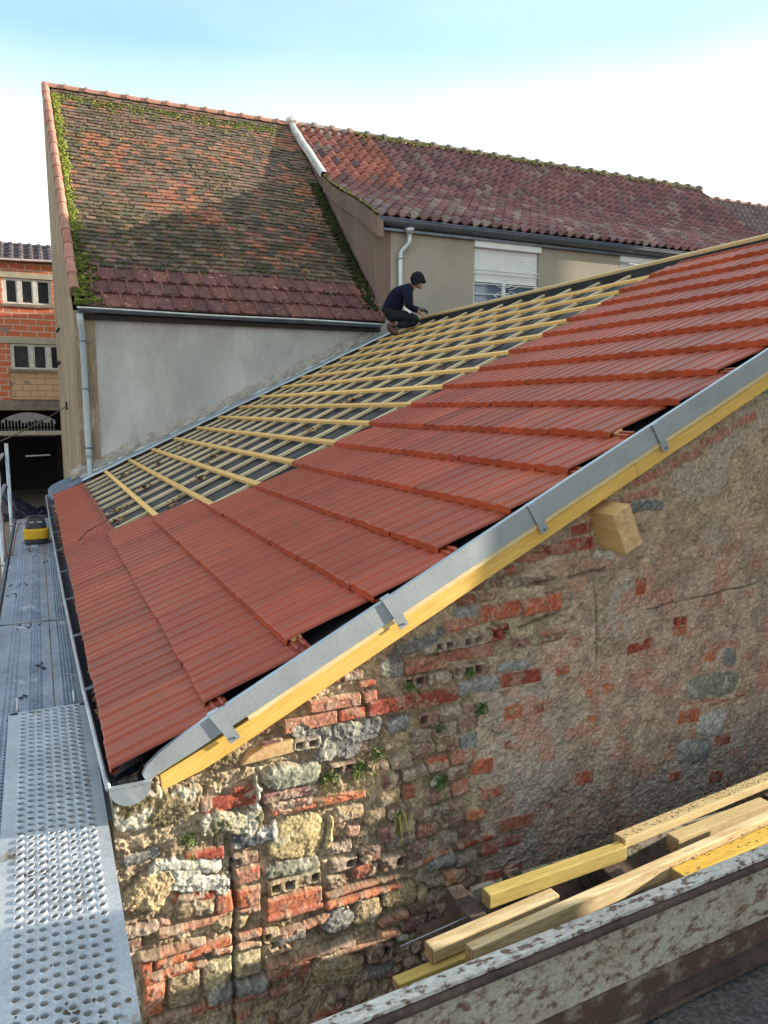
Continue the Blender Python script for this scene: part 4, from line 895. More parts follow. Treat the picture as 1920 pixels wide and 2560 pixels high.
# open shed below: side walls, back wall with an arched opening, paling gate
M['shed_dark'] = mat('dark_shed_wall', (.035,.03,.028), (.02,.018,.016))  # near black on every wall of the open shed
m = MB(); m.box(1.3, 1.6, KY+.35, 28, -2.7, -.03); m.build('shed_side_wall', M['shed_dark'], kb); m = MB(); m.box(-6, -5.7, KY+.35, 28, -2.7, -.03); m.build('shed_side_wall', M['shed_dark'], kb); m = MB(); m.box(1.0, 1.6, KY, KY+.34, -2.7, -.025); m.build('shed_pillar', M['shed_dark'], kb)
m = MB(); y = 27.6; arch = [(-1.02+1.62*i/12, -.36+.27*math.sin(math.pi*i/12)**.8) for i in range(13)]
m.prism([(-6, y, -.02), (-6, y, -2.7), (-1.02, y, -2.7), (-1.02, y, -.5)]+[(a, y, b) for a, b in arch]+[(.60, y, -2.7), (1.3, y, -2.7), (1.3, y, -.02)], (0, .25, 0)); m.build('shed_back_wall', M['shed_dark'], kb)
m = MB(); m.box(-1.02, .60, 27.7, 27.74, -2.65, -.88); 
for i in range(17):
    x = -1.0+i*.097; m.box(x, x+.07, 27.62, 27.65, -2.6, -.36+rr.uniform(-.20, .06))
m.box(-1.02, .60, 27.60, 27.62, -.60, -.56); m.box(-.22, -.14, 27.56, 27.6, -2.65, -.42); m.build('paling_gate', mat('black_palings', (.015,.016,.02)), kb)
m = MB(); m.box(-6, 1.25, KY+.05, KY+.20, -.665, -.555); m.build('shed_beam', M['concrete'], kb, bevel=.01)
m = MB(); m.tube([(-.30, 22.6, -1.24), (.31, 22.6, -1.22)], .02, 6); m.build('rail', M['oldwhite'], kb)
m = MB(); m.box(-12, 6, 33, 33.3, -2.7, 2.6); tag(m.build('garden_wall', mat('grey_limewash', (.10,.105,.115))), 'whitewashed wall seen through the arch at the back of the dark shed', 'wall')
m = MB(); rows = []
for j in range(26):
    rows.append([(-1.6+i*.058, 19.6+j*.10, ground_z(19.6)+.02+max(0, 1.0*math.exp(-((i-8)/13)**2-((j-16)/9)**2)-.12)+.07*math.sin(i*1.3+j*.7)*math.sin(j*1.1-i*.4)+rr.uniform(-.03, .03)) for i in range(34)])
m.grid(rows); tag(m.build('tarpaulin', mat('dark_plastic_sheet', (.022,.03,.06), (.012,.016,.03), rough=.25, spec=.7, bump=.4, bscale=14, bdist=.04), smooth=True), 'crumpled dark blue plastic sheet heaped on the ground in the dark shed', 'sheet')
# ------------------------------------------------------------------ scaffold decks
DZ = -1.47
def punched(m, x0, x1, y0, y1, zf, cw, cl, r, lip, cols_skip=()):
    nx = max(1, int((x1-x0)/cw)); ny = int((y1-y0)/cl); cw = (x1-x0)/nx; cl = (y1-y0)/ny; K = 12
    for j in range(ny):
        for i in range(nx):
            cx, cy = x0+(i+.5)*cw, y0+(j+.5)*cl+(cl*.25 if i % 2 else -cl*.25)*0
            sh = cl*.5*(i % 2)-cl*.25; z = zf(cy)
            outer = []
            for k in range(K):
                a = 2*math.pi*(k+.5)/K; c_, s_ = math.cos(a), math.sin(a); q = 1/max(abs(c_), abs(s_)); outer.append((cx+c_*q*cw/2, cy+s_*q*cl/2, zf(cy+s_*q*cl/2)))
            big = (i+j) % 2 == 0 or True
            rr_ = r if (j+i) % 1 == 0 else r*.5
            oy = sh*.35
            r1 = [(cx+math.cos(2*math.pi*(k+.5)/K)*rr_*1.45, cy+oy+math.sin(2*math.pi*(k+.5)/K)*rr_*1.45, z) for k in range(K)]
            r2 = [(cx+math.cos(2*math.pi*(k+.5)/K)*rr_*1.02, cy+oy+math.sin(2*math.pi*(k+.5)/K)*rr_*1.02, z+lip) for k in range(K)]
            r3 = [(cx+math.cos(2*math.pi*(k+.5)/K)*rr_*.92, cy+oy+math.sin(2*math.pi*(k+.5)/K)*rr_*.92, z-.004) for k in range(K)]
            fs = []
            for a in range(3):
                for k in range(K): k2 = (k+1) % K; fs.append((a*K+k, a*K+k2, (a+1)*K+k2, (a+1)*K+k))
            m.add(outer+r1+r2+r3, fs)
def deck_plank(name, x0, x1, y0, y1, zf, label, bands, cw, cl, r, lip, mt, group=None):
    t = thing(name, ((x0+x1)/2, (y0+y1)/2, zf((y0+y1)/2)-.06), label, 'scaffold plank', group)
    m = MB(); e = .018
    xs = [x0]; 
    for a, b in bands: xs += [a, b]
    xs.append(x1); n = max(4, int((y1-y0)/.12))
    for a, b in zip(xs[0::2], xs[1::2]):
        if b-a > .002: m.grid([[(a, y, zf(y)), (b, y, zf(y))] for y in [y0+(y1-y0)*i/n for i in range(n+1)]])
    for a, b in bands: punched(m, a, b, y0+e, y1-e, zf, cw, cl, r, lip); m.quad((a, y0, zf(y0)), (b, y0, zf(y0)), (b, y0+e, zf(y0+e)), (a, y0+e, zf(y0+e))); m.quad((a, y1-e, zf(y1-e)), (b, y1-e, zf(y1-e)), (b, y1, zf(y1)), (a, y1, zf(y1)))
    m.build('perforated_deck', mt, t)
    for x, s in ((x0, 1), (x1, -1)):
        m = MB(); A = [(x, y, zf(y)) for y in (y0, y1)]; B = [(x, y, zf(y)-.055) for y in (y0, y1)]; m.quad(A[0], A[1], B[1], B[0]); m.quad(B[0], B[1], (x+s*.02, y1, zf(y1)-.055), (x+s*.02, y0, zf(y0)-.055)); m.build('side_flange', mt, t)
    for y, s in ((y0, -1), (y1, 1)):
        for x in (x0+.035, x1-.035): m = MB(); m.box(x-.016, x+.016, y+s*.001 if s > 0 else y-.022, y+.022 if s > 0 else y-.001, zf(y)-.05, zf(y)-.004); m.build('hook', M['zincdark'], t)
    return t
M['galvold'] = mat('worn_galvanised_steel', (.35,.40,.47), (.22,.26,.33), rough=.42, metal=.6, scale=5, stretch=(1,.6,1), fine=.2, fscale=90, bump=.05, bdist=.002, col3=(.55,.57,.60), s3=6, c3=(.60,.70))
M['galvpale'] = mat('pale_galvanised_steel', (.46,.49,.53), (.34,.37,.41), rough=.46, metal=.3, scale=6, fine=.16, fscale=110, bump=.05, bdist=.002, col3=(.20,.165,.13), s3=6.5, c3=(.63,.72))
flat = lambda y: DZ
for nm, (y0, y1) in (('second bay, partly under the raised plank', (2.75, 5.685)), ('middle bay between two cross seams', (5.715, 8.47)), ('far bay under the yellow compressor', (8.50, 11.3))):
    deck_plank('scaffold_plank', -.305, .005, y0, y1, flat, 'wide galvanised plank on the yard side, '+nm, [(-.235, -.165), (-.115, -.045)], .0175, .030, .0065, .004, M['galvold'], 'galvanised scaffold planks along the eave')
    deck_plank('scaffold_plank', .012, .225, y0, y1, flat, 'narrow galvanised plank beside the gutter, '+nm, [(.045, .115)], .0175, .030, .0065, .004, M['galvold'], 'galvanised scaffold planks along the eave')
rz = lambda y: -1.388-.048*(3.76-y)
rpk = deck_plank('raised_plank', -.187, .155, .6, 3.76, rz, 'nearest perforated plank, raised on the deck and half in sunlight', [(-.142, .118)], .0325, .040, .0105, .005, M['galvpale'])
m = MB()
for x in (-.165, .133): m.box(x-.016, x+.016, 3.735, 3.752, rz(3.75)+.0005, rz(3.75)+.0025)
m.build('hook_slot', M['black'], rpk)
m = MB(); 
for i in range(60):
    p = (rr.gauss(.02, .06), rr.gauss(1.75, .12), 0); z = rz(p[1])+.002; q = rr.uniform(.004, .014); m.blob((p[0], p[1], z), q*.6, q*.6, .002, None, .4, rr)
for i in range(26):
    p = (rr.gauss(-.08, .03), rr.gauss(2.5, .10), 0); z = rz(p[1])+.002; q = rr.uniform(.003, .009); m.blob((p[0], p[1], z), q, q, .002, None, .4, rr)
M['dirt'] = mat('dried_mud', (.11,.085,.06), (.06,.045,.035), rough=.95)
tag(m.build('mud', M['dirt']), 'brown dried mud crumbs trodden onto the raised plank', 'mud', kind='stuff')
m = MB()
for cx, cy, n, sx, sy in ((-.13, 5.6, 26, .06, .05), (-.22, 7.0, 22, .05, .06), (-.25, 6.6, 12, .05, .04), (.05, 8.3, 24, .08, .05), (.0, 7.95, 12, .04, .03), (-.04, 4.65, 18, .04, .05), (-.16, 4.2, 10, .04, .05), (-.1, 8.7, 18, .08, .06), (-.16, 3.85, 22, .06, .03)):
    for i in range(n//3): 
        p = (cx+rr.gauss(0, sx), cy+rr.gauss(0, sy), DZ+.006); q = rr.uniform(.004, .014)
        if p[0] < .2: m.blob(p, q, q*.7, .006, rr.choice([(.35,.3,.3), (1,1,1), (.6,.5,.45)]), .45, rr)
tag(m.build('leaf_litter', mat('wet_leaf_litter', (.075,.055,.042), (.04,.03,.025), attr=True)), 'wet dark leaf litter scattered over the lower planks', 'leaf litter', kind='stuff')
sf = thing('scaffolding', (-.4, 8.5, -3.0), 'galvanised scaffold uprights and rails on the yard side of the planks', 'scaffold')
def tube(name, pts, r, parent, mt=None, n=10): m = MB(); m.tube(pts, r, n); return m.build(name, mt or M['galv'], parent, smooth=True)
for y, top in ((11.42, -.45), (8.49, -.62), (5.70, -.62), (2.6, -1.6)): tube('standard', [(-.375, y, ground_z(y)), (-.375, y, top)], .0245, sf)
for z in (-.60, -1.02): tube('guard_rail', [(-.43, 2.6, z), (-.43, 11.5, z)], .0215, sf)
for y in (11.40, 8.485, 5.70, 2.72, 1.0): tube('transom', [(-.40, y, DZ-.085 if y > 2 else -1.60), (.14, y, DZ-.085 if y > 2 else -1.60)], .0245, sf)
tube('standard', [(-.30, 1.0, -3.05), (-.30, 1.0, -1.5)], .0245, sf); tube('standard', [(.30, 1.0, -3.05), (.30, 1.0, -1.62)], .0245, sf)
for y in (11.40, 8.485, 5.70): tube('standard', [(.20, y, -3.05), (.20, y, DZ-.06)], .0245, sf)
for x in (-.15, .095): tube('toggle_pin', [(x, 3.80, DZ+.0), (x, 3.80, DZ+.135)], .006, sf, n=8)
m = MB(); m.box(-.345, -.322, 2.6, 11.4, DZ+.0, DZ+.0-.16); m.build('deck_ledger', M['zincdark'], sf)
# ------------------------------------------------------------------ compressor and its hose
cp = thing('compressor', (-.062, 9.17, DZ), 'small yellow and black portable air compressor standing on the scaffold deck', 'compressor')
M['yellow'] = mat('yellow_plastic', (.62,.36,.012), (.54,.30,.01), rough=.45, fine=.05, bump=0, spec=.4); M['blackpl'] = mat('black_plastic', (.022,.024,.03), (.03,.033,.04), rough=.42, fine=.05, bump=0, spec=.4)
cc = (-.062, 9.19, DZ)
m = MB(); m.lathe(cc, [(.118, .004), (.128, .012), (.128, .045), (.118, .055)], 32, 3.2); m.build('base', M['blackpl'], cp, smooth=False, bevel=.004)
m = MB(); m.lathe(cc, [(.110, .052), (.130, .058), (.134, .070), (.134, .150), (.130, .166), (.112, .172)], 32, 3.6); m.build('tank_shell', M['yellow'], cp, bevel=.004)
m = MB(); m.lathe(cc, [(.108, .168), (.108, .180), (.104, .215), (.097, .255), (.092, .282), (.080, .298), (.050, .304)], 32, 3.4); hd = m.build('motor_cover', M['blackpl'], cp, bevel=.003)
m = MB(); m.box(cc[0]-.064, cc[0]-.012, cc[1]-.101, cc[1]-.095, DZ+.238, DZ+.252); m.box(cc[0]+.012, cc[0]+.064, cc[1]-.101, cc[1]-.095, DZ+.238, DZ+.252); m.build('gauge_panel', mat('grey_gauge', (.42,.44,.46), rough=.4), hd, bevel=.003)
m = MB(); m.lathe((cc[0], cc[1], DZ), [(.0865, .294), (.0875, .297), (.0865, .300)], 32, 3.4); m.tube([(cc[0]-.05, cc[1]-.07, DZ+.300), (cc[0]-.045, cc[1]-.06, DZ+.312), (cc[0]+.045, cc[1]-.06, DZ+.312), (cc[0]+.05, cc[1]-.07, DZ+.300)], .008, 8); m.build('carry_handle', M['blackpl'], hd)
m = MB(); m.tube([(cc[0]-.10, cc[1]-.02, DZ+.235), (cc[0]-.135, cc[1]-.03, DZ+.236)], .009, 10); m.build('hose_coupling', M['galv'], cp)
hp = [(-.197, 9.16, DZ+.236), (-.225, 9.10, DZ+.225), (-.258, 8.98, DZ+.15), (-.278, 8.80, DZ+.06), (-.292, 8.55, DZ+.02), (-.318, 8.40, DZ-.02), (-.345, 8.38, DZ+.12), (-.352, 8.45, DZ+.4), (-.36, 8.50, DZ+.7), (-.40, 8.5, DZ+.86), (-.44, 8.4, DZ+.80), (-.45, 8.1, DZ+.3)]
def smooth_path(P, k=6):
    P = [Vector(p) for p in P]; out_ = []
    for i in range(len(P)-1):
        a, b, c, d = P[max(0, i-1)], P[i], P[i+1], P[min(len(P)-1, i+2)]
        for j in range(k): t = j/k; out_.append(.5*((2*b)+(c-a)*t+(2*a-5*b+4*c-d)*t*t+(3*b-a-3*c+d)*t**3))
    return out_+[P[-1]]
m = MB(); m.tube(smooth_path(hp), .0075, 8); tag(m.build('air_hose', mat('reddish_rubber', (.22,.085,.07), rough=.5), smooth=True), 'reddish air hose looping from the compressor over the scaffold rail', 'hose')
# ------------------------------------------------------------------ the roofer
RV = Vector((math.cos(R(24.48)), -math.sin(R(24.48)), 0)); FV = Vector((math.sin(R(24.48)), math.cos(R(24.48)), 0))
MO = Vector((5.41, 11.18, 1.262)); K_ = .000867
def mp_(zx, zy, lat=0): return MO+RV*((zx-799)*K_)+Vector((0, 0, (1259-zy)*K_))+FV*lat
person = thing('person', tuple(MO), 'roofer in navy jacket and black beanie kneeling on the battens at the ridge', 'person')
def skin_mesh(name, chains, mt, parent, sub=2, root=0):
    # chains: list of lists of (point, radius or (rx, ry)); equal points are welded
    vs = []; es = []; rs = []; idx = {}
    for ch in chains:
        prev = None
        for p, r_ in ch:
            key = tuple(round(c, 4) for c in p)
            if key not in idx: idx[key] = len(vs); vs.append(p); rs.append(r_)
            i = idx[key]
            if prev is not None and prev != i: es.append((prev, i))
            prev = i
    me = bpy.data.meshes.new(name); o = bpy.data.objects.new(name, me); C.objects.link(o); o.parent = parent; org = worg(parent)
    me.from_pydata([tuple(Vector(v)-org) for v in vs], es, []); me.update()
    sk = o.modifiers.new('skin', 'SKIN'); sk.use_smooth_shade = True
    for i, d in enumerate(me.skin_vertices[0].data):
        r_ = rs[i]; d.radius = (r_, r_) if not isinstance(r_, tuple) else r_; d.use_root = (i == root)
    ss = o.modifiers.new('sub', 'SUBSURF'); ss.levels = sub; ss.render_levels = sub; me.materials.append(mt); return o
M['navy'] = mat('navy_cloth', (.010,.013,.032), (.006,.008,.020), rough=.95, scale=7, fine=.2, bump=.5, bscale=22, bdist=.02, spec=.15)
M['workpants'] = mat('black_work_trousers', (.018,.020,.026), (.010,.011,.015), rough=.9, scale=6, fine=.2, bump=.5, bscale=20, bdist=.02, spec=.15, col3=(.06,.065,.07), s3=5, c3=(.62,.75))
M['skin'] = mat('skin', (.42,.22,.15), (.36,.18,.12), rough=.6, scale=20, fine=.06, bump=.05); M['beanie'] = mat('black_knit', (.012,.012,.017), (.02,.02,.025), rough=1, fine=.2, bump=.6, bscale=60, bdist=.01, spec=.1)
M['boot'] = mat('brown_boot', (.11,.062,.042), (.06,.035,.025), rough=.7, scale=12, fine=.2, bump=.3); M['glove'] = mat('dark_grey_glove', (.07,.075,.085), (.10,.105,.11), rough=.8)
hipC = mp_(560, 950); 
HB = mp_(1078, 415, .0)
body = [[(mp_(600, 860), .05), (mp_(660, 680), .06), (mp_(850, 560), .06), (mp_(965, 490), .055), (mp_(1030, 455), .052), (HB, .085), (mp_(1085, 330), .075)],
        [(HB, .085), (mp_(1112, 490), .062), (mp_(1102, 530), .042)], [(mp_(1112, 490), .062), (mp_(1150, 487), .016), (mp_(1160, 498), .010)],
        [(HB, .085), (mp_(1052, 455, -.08), .016)], [(HB, .085), (mp_(1052, 455, .08), .016)],
        [(mp_(850, 560), .10), (mp_(860, 620, -.17), .05), (mp_(880, 850, -.22), .042), (mp_(1050, 930, -.10), .032), (mp_(1090, 950, -.06), .026), (mp_(1120, 965, -.04), .030)],
        [(mp_(850, 560), .10), (mp_(900, 600, .17), .05), (mp_(950, 830, .2), .042), (mp_(1110, 880, .12), .032), (mp_(1150, 885, .10), .026), (mp_(1185, 880, .09), .030)],
        [(mp_(600, 860), .05), (mp_(620, 985, -.09), .04), (mp_(1040, 1090, -.13), .035), (mp_(660, 1182, -.115), .028)],
        [(mp_(600, 860), .05), (mp_(620, 975, .09), .04), (mp_(1015, 1045, .15), .035), (mp_(680, 1160, .13), .028)]]
def hand(base, dirs, up, lat, sgn):
    out_ = []
    for i, (ln, sp) in enumerate(((.070, -.028), (.080, -.010), (.075, .010), (.058, .027))):
        k0 = base+dirs*.035+lat*sp; k1 = k0+dirs*ln*.42-up*.010; k2 = k1+dirs*ln*.22-up*.026; k3 = k2-dirs*.006-up*.026
        out_.append([(base, .030), (k0, .0105), (k1, .0095), (k2, .009), (k3, .008)])
    t0 = base+lat*(-.030)*sgn+dirs*.008; t1 = t0+dirs*.030-up*.018-lat*.012*sgn; t2 = t1+dirs*.022-up*.016; out_.append([(base, .030), (t0, .013), (t1, .0105), (t2, .009)]); return out_
UPV = Vector((0, 0, 1))
body += hand(mp_(1120, 965, -.04), (RV*.8-UPV*.45).normalized(), (UPV*.8+RV*.45).normalized(), FV, 1)
skin_mesh('body', body, M['skin'], person)
gl = [[(mp_(1140, 884, .105), .034), (mp_(1160, 884, .10), .034), (mp_(1190, 878, .09), .036)]]+hand(mp_(1190, 878, .09), (RV*.95-UPV*.2).normalized(), (UPV*.9+RV*.3).normalized(), FV, -1)
gl = [[(p, r_*1.25) for p, r_ in ch] for ch in gl]; skin_mesh('work_glove', gl, M['glove'], person)
jk = [[(mp_(545, 960), (.165, .125)), (mp_(548, 920), (.17, .13)), (mp_(570, 800), (.19, .145)), (mp_(670, 660), (.205, .15)), (mp_(840, 560), (.19, .125)), (mp_(930, 510), (.095, .085)), (mp_(985, 470), (.078, .072))],
      [(mp_(570, 800), (.19, .145)), (mp_(735, 850), (.15, .13)), (mp_(800, 900), (.10, .10))],
      [(mp_(840, 560), (.19, .125)), (mp_(885, 620, -.185), .078), (mp_(890, 850, -.225), .064), (mp_(1020, 915, -.13), .052), (mp_(1068, 935, -.085), .046)],
      [(mp_(840, 560), (.19, .125)), (mp_(915, 600, .185), .078), (mp_(955, 830, .21), .062), (mp_(1090, 876, .135), .050), (mp_(1125, 882, .115), .044)]]
skin_mesh('jacket', jk, M['navy'], person)
tr = [[(mp_(560, 890), (.16, .125)), (mp_(555, 985), (.15, .115)), (mp_(610, 1010, -.11), .105), (mp_(850, 1030, -.13), .090), (mp_(1055, 1080, -.14), .074), (mp_(1040, 1150, -.13), .062), (mp_(850, 1175, -.12), .066), (mp_(690, 1185, -.11), .052)],
      [(mp_(555, 985), (.15, .115)), (mp_(610, 990, .11), .105), (mp_(850, 1000, .14), .088), (mp_(1030, 1040, .15), .072), (mp_(1015, 1120, .15), .062), (mp_(850, 1145, .14), .064), (mp_(700, 1160, .13), .052)]]
skin_mesh('trousers', tr, M['workpants'], person, root=1)
for lat in (-.115, .13):
    skin_mesh('boot', [[(mp_(690, 1185, lat), .050), (mp_(600, 1180, lat), .056), (mp_(525, 1185, lat), .052), (mp_(600, 1275, lat), .050), (mp_(690, 1320, lat), .042), (mp_(735, 1318, lat), .034)]], M['boot'], person)
m = MB(); cen = HB+RV*.012; rows = []
tilt = (RV*-.28+UPV).normalized(); fx = (RV+UPV*.28).normalized()
prof = [(1.10, -.030), (1.16, -.018), (1.17, .012), (1.12, .030), (1.08, .034), (1.10, .060), (1.06, .095), (.90, .130), (.60, .155), (.25, .166)]
for q, z in prof: rows.append([tuple(cen+fx*(math.cos(a)*.103*q)+FV*(math.sin(a)*.092*q)+tilt*(z+.006*math.sin(a*3+z*60))) for a in [2*math.pi*i/28 for i in range(29)]])
m.grid(rows); m.add(rows[-1], [tuple(range(28))]); m.build('beanie', M['beanie'], person, smooth=True)
m = MB(); a, b = mp_(825, 890, -.255), mp_(945, 975, -.235); u = Vector((0, 0, .030)); m.add([a+u*.5-RV*.012, a-u*.7+RV*.016-RV*.02, b-u*.7-RV*.01, b+u*.3+RV*.014]+[p+FV*.01 for p in (a+u*.5-RV*.012, a-u*.7+RV*.016-RV*.02, b-u*.7-RV*.01, b+u*.3+RV*.014)], [(0,1,2,3), (7,6,5,4), (0,4,5,1), (1,5,6,2), (2,6,7,3), (3,7,4,0)]); m.build('pocket_card', M['white'], person)
fm = MB()
for s in (-1, 1): fm.blob(mp_(1143, 455, s*.030), .009, .009, .007, None, .05)
fm.build('eyes', M['black'], person)
# ------------------------------------------------------------------ old trailer with timber, in front of the gable
def ty(x): return 1.72+.05*(x-.72)
trl = thing('trailer_bed', (1.8, 2.0, -2.08), 'old low metal trailer bed with rusty pale side and worn white rim', 'trailer')
def rust(name, paint, rustc, sc, th, stretch=(1, 1, 1), paint2=None):
    return mat(name, paint, paint2 or tuple(c*.8 for c in paint), rough=.8, scale=4, fine=.25, fscale=70, bump=.4, bscale=60, bdist=.006, col3=rustc, s3=sc, c3=th, stretch=stretch)
M['rustpanel'] = rust('rusty_green_paint', (.42,.40,.33), (.14,.085,.055), 22, (.49,.62), (1, 1, 1.5), (.31,.27,.20)); M['rimwhite'] = rust('chipped_white_paint', (.56,.55,.52), (.16,.11,.085), 34, (.53,.58), (.6, 1.2, 1)); M['rustdark'] = rust('dark_rust', (.10,.07,.055), (.05,.035,.03), 7, (.45, .6))
def slab(pts_x, z0, z1, d0, d1): 
    m = MB(); n = len(pts_x)
    m.grid([[(x, ty(x)+d0, z1) for x in pts_x], [(x, ty(x)+d0, z0) for x in pts_x], [(x, ty(x)+d1, z0) for x in pts_x], [(x, ty(x)+d1, z1) for x in pts_x], [(x, ty(x)+d0, z1) for x in pts_x]]); return m
TX = [.35+i*.25 for i in range(18)]
slab(TX, -1.90, -1.650, .0, .025).build('dropside', M['rustpanel'], trl); 
m = slab(TX, -2.06, -1.903, -.006, .025); m.build('lower_dropside', rust('rustier_paint', (.23,.20,.155), (.085,.05,.035), 8, (.40,.52), (1,1,1.5), (.15,.115,.085)), trl)
m = MB(); m.tube([(x, ty(x)-.004, -1.668) for x in TX], .016, 10); m.build('rim_bead', M['rustdark'], trl, smooth=True)
slab(TX, -1.650, -1.634, -.008, .044).build('rim', M['rimwhite'], trl, bevel=.004)
m = MB(); m.tube([(x, ty(x)-.006, -2.066) for x in TX], .014, 8); m.build('lower_edge', M['rustdark'], trl)
m = MB(); m.box(.35, 1.25, 1.76, 1.93, -2.03, -1.99); m.box(1.25, 4.6, 1.76, 2.42, -2.03, -1.99); m.build('bed_floor', M['rustdark'], trl)
m = MB(); m.box(1.5, 4.6, 2.43, 2.455, -2.06, -1.92); m.build('rear_dropside', M['rustpanel'], trl)
def timber(name, a, b, wd, ht, mt, label, cat='beam', roll=0, bevel=.004, group=None):
    a, b = Vector(a), Vector(b); up = Vector((0, math.sin(roll), math.cos(roll))); o = thing(name, tuple((a+b)/2-Vector((0, 0, ht/2))), label, cat, group)
    m = MB(); m.beam(a, b, wd, ht, up); m.build('timber', mt, o, bevel=bevel)
    d = (b-a).normalized()
    m = MB(); m.beam(a-d*.0012, a+d*.002, wd*.96, ht*.95, up); m.build('sawn_end', M['endgrain2'], o)
    return o
M['endgrain2'] = mat('dark_end_grain', (.34,.22,.11), (.22,.13,.06), scale=30, rough=.9, fine=.2, fscale=100, bump=.3)
M['yellowbeam'] = mat('treated_yellow_timber', (.55,.42,.13), (.43,.32,.09), scale=3, stretch=(1.2,12,14), rough=.7, fine=.15, fscale=16, bump=.1, bdist=.003, col3=(.36,.28,.08), s3=3, c3=(.6,.72))
M['dirtybeam'] = mat('mud_spotted_timber', (.55,.43,.22), (.46,.34,.16), scale=4, stretch=(1.2,12,12), rough=.85, fine=.15, fscale=20, bump=.15, bdist=.004, col3=(.20,.16,.10), s3=22, c3=(.62,.70))
tg = 'timber offcuts heaped in the trailer'
timber('beam', (1.424, 2.215, -1.80), (2.085, 2.230, -1.785), .050, .058, M['yellowbeam'], 'short greenish yellow beam leaning at the wall, left of the pile', group=tg)
timber('beam', (1.108, 2.07, -1.815), (1.665, 2.118, -1.805), .050, .055, M['palewood'], 'pale knotty beam with brown sawn end under the long top beam', group=tg)
timber('beam', (1.184, 1.935, -1.757), (3.0, 2.115, -1.742), .038, .068, M['palewood'], 'long pale plank-like beam lying on top of the pile', group=tg)
timber('batten_offcut', (.974, 2.05, -1.872), (1.30, 2.062, -1.862), .045, .025, M['yellowbeam'], 'thin olive batten sticking out lowest at the left end', group=tg)
timber('beam', (2.097, 2.262, -1.765), (3.6, 2.43, -1.765), .060, .040, M['dirtybeam'], 'mud spotted pale beam highest against the wall at right', group=tg)
timber('beam', (2.343, 2.215, -1.815), (2.955, 2.262, -1.81), .060, .070, M['dirtybeam'], 'short yellow beam tucked under the highest beam at right', group=tg)
timber('beam', (2.118, 1.965, -1.775), (3.4, 2.08, -1.765), .070, .080, mat('bright_yellow_beam', (.68,.45,.08), (.60,.37,.05), scale=3, stretch=(1.2,12,14), rough=.65, fine=.12, fscale=16, bump=.1, bdist=.003, col3=(.40,.27,.08), s3=10, c3=(.64,.74)), 'bright yellow beam right behind the white rim, sunlit', group=tg)
timber('board', (.98, 1.96, -1.972), (1.86, 2.01, -1.965), .16, .022, mat('brown_weathered_board', (.24,.17,.105), (.16,.11,.07), scale=4, stretch=(1.5,10,10), rough=.9, fine=.2, fscale=25, bump=.2), 'weathered brown board flat on the trailer floor under the beams', 'board', group=tg)
timber('board', (1.3, 2.14, -1.95), (2.4, 2.16, -1.95), .13, .02, mat('grey_brown_board', (.20,.15,.10), (.13,.095,.065), scale=4, stretch=(1.5,10,10), rough=.9, fine=.2, fscale=25, bump=.2), 'grey brown board half hidden below the beams near the wall', 'board', group=tg)
for x in (1.36, 1.62, 2.0, 3.1): timber('bearer', (x, 1.84, -1.91), (x+.02, 2.38, -1.91), .07, .15, M['rustdark'], {1.36: 'dark bearer crossing under the left end of the timber pile', 1.62: 'dark bearer second from the left under the timber pile', 2.0: 'dark bearer crossing under the middle of the timber pile', 3.1: 'dark bearer crossing under the right part of the timber pile'}[x], 'bearer')
m = MB(); rows = []
for i in range(9):
    t = i/8; rows.append([(1.86+.40*s+.01*t, 1.90+.14*t+.012*s, -1.885+.022*math.sin(math.pi*min(1, t*1.6))*(1 if t < .62 else 0)+(.02 if t > .8 else 0)+.01*s) for s in [j/6 for j in range(7)]])
m.grid(rows); o = m.build('old_roof_tile', mat('brown_roof_tile', (.17,.085,.06), (.11,.06,.045), rough=.75, scale=7, fine=.2, bump=.2), smooth=False); o.modifiers.new('thick', 'SOLIDIFY').thickness = .014; tag(o, 'old dark brown roof tile lying between the beams and the rim', 'roof tile')
m = MB(); m.blob((2.07, 1.955, -1.80), .028, .018, .018, None, .5); tag(m.build('orange_scrap', mat('orange_plastic', (.85,.40,.02), rough=.5)), 'small crumpled orange scrap at the end of the bright yellow beam', 'scrap')
m = MB(); m.tube([(1.06, 2.19, -1.862), (1.25, 2.2, -1.848), (1.46, 2.215, -1.838)], .003, 6); tag(m.build('metal_strip', M['zincdark']), 'thin grey metal strip between the wall and the pale knotty beam', 'strip')
m = MB()
for i in range(260):
    x = rr.uniform(2.1, 3.4); t = rr.random(); p = (x, 2.26+.11*(x-2.1)+rr.uniform(-.03, .03), -1.733) if t < .6 else (x, 1.965+.09*(x-2.1)+rr.uniform(-.035, .035), -1.726+.008*(x-2.1)); q = rr.uniform(.0015, .0042); m.blob(p, q*1.6, q, q*.4, None, .4, rr)
tag(m.build('dirt_crumbs', M['dirt']), 'dark dirt crumbs strewn along the tops of the beams', 'dirt', kind='stuff')
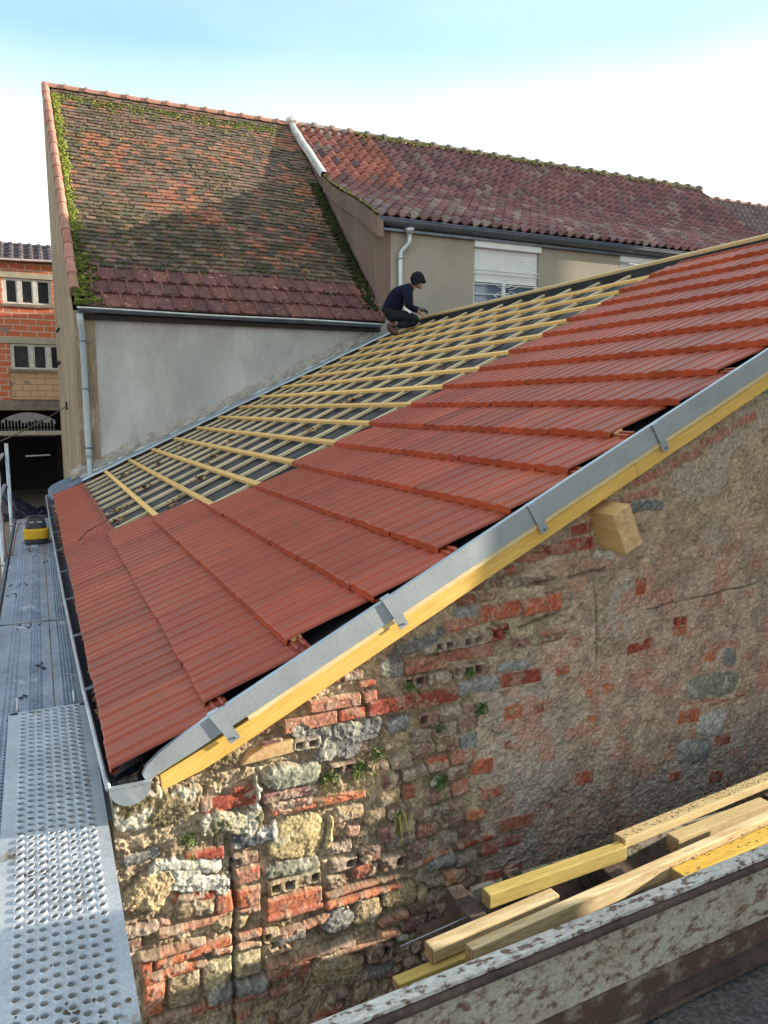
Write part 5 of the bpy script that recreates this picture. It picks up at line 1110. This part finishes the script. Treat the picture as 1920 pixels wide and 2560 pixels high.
# ------------------------------------------------------------------ plants rooted in the gable
M['leafgreen'] = mat('wall_plant_leaf', (.075,.12,.035), (.05,.085,.025), rough=.7, attr=True, fine=.2, bump=0)
def wallplant(x, z, r, n, label, strands=0, group='small plants rooted in the gable wall'):
    m = MB(); y = wy(x)-.005
    for i in range(n):
        a = rr.uniform(0, 6.28); q = rr.uniform(.1, 1)*r; c = Vector((x+math.cos(a)*q, y-rr.uniform(.0, .8)*r*.7, z+math.sin(a)*q*.9)); l = rr.uniform(.006, .013); d = Vector((rr.uniform(-1, 1), rr.uniform(-.8, .2), rr.uniform(-1, 1))).normalized()*l; s = d.cross(Vector((rr.uniform(-1, 1), 1, rr.uniform(-1, 1)))).normalized()*l*.55
        f = rr.uniform(.6, 1.5); m.add([c-d, c+s, c+d, c-s], [(0, 1, 2, 3)], (f, f*rr.uniform(.9, 1.1), f*.8))
    for i in range(strands):
        p = Vector((x+rr.uniform(-r, r), y-rr.uniform(.005, .03), z+rr.uniform(-r*.5, r*.5))); m.tube([p, p+Vector((rr.uniform(-.02, .02), -.012, -rr.uniform(.02, .05))), p+Vector((rr.uniform(-.04, .04), -.008, -rr.uniform(.06, .14)))], .0011, 4, False, (2.6, 1.7, 1.4))
    tag(m.build('wall_plant', M['leafgreen']), label, 'plant', group)
wallplant(1.672, -1.14, .022, 40, 'round green tuft growing from a hollow brick below the rafter', 3)
wallplant(1.735, -1.32, .034, 70, 'darker green tuft beside the start of the coarse render')
wallplant(1.366, -1.151, .024, 40, 'small tuft inside the open hollow brick', 2)
wallplant(1.518, -1.365, .026, 36, 'sparse sprig above the rounded grey bricks', 2)
wallplant(.998, -1.466, .042, 90, 'bushy tuft with dry hanging roots by the grey green stone', 12)
wallplant(1.126, -1.455, .040, 80, 'tuft trailing dry stalks just right of the bushy one', 14)
wallplant(1.215, -1.415, .040, 50, 'low spreading green patch under the cement smear', 6)
wallplant(1.521, -1.614, .040, 60, 'pale thin weeds between the worn bricks in mid wall', 4)
wallplant(.43, -1.57, .035, 50, 'mossy green tuft on the crusty left end of the wall', 3)
wallplant(1.32, -1.70, .03, 14, 'withered straw coloured tuft on the yellowish bricks', 16)
# ------------------------------------------------------------------ unseen buildings added beyond the right edge to shade the yard
nh = thing('shade_annex', (6.4, -3, -3.0), 'unseen rendered annex added across the yard to shade the near plank', 'building')  # added out of view; its slanted front bounds the sunlit band
m = MB(); m.prism([(5.2, 1.44, -3.1), (9.5, .74, -3.1), (9.5, -9, -3.1), (5.2, -9, -3.1)], (0, 0, 5.7)); m.build('wall', M['beige'], nh)
m = MB(); m.prism([(5.2, 1.44, 2.6), (9.5, .74, 2.6), (7.4, 1.06, 4.3)], (0, -10, 0)); m.build('roof', M['brownrender'], nh)
rn = thing('shade_house', (16.6, 7, -3.0), 'unseen rendered house added beyond the ridge to keep sun off the grey facade', 'building')  # added out of view to block stray sun on the mossy house's facade
m = MB(); m.box(14.4, 19, 2, 11.05, -3.1, 5.2); m.build('wall', M['beige'], rn)
m = MB(); m.prism([(14.3, 2, 5.2), (19.1, 2, 5.2), (16.7, 2, 6.6)], (0, 9.05, 0)); m.build('roof', M['brownrender'], rn)
pw = thing('shade_pier', (5.4, 2.5, -3.0), 'unseen masonry pier added at the gable to shade its right part', 'pier')  # added out of view to end the sunlit patch on the gable
m = MB(); m.prism([(4.75, 2.21, -3.1), (5.5, 2.21, -3.1), (5.5, 2.21, 1.05), (4.75, 2.21, .72)], (0, .76, 0)); m.build('masonry', M['concrete2'], pw)
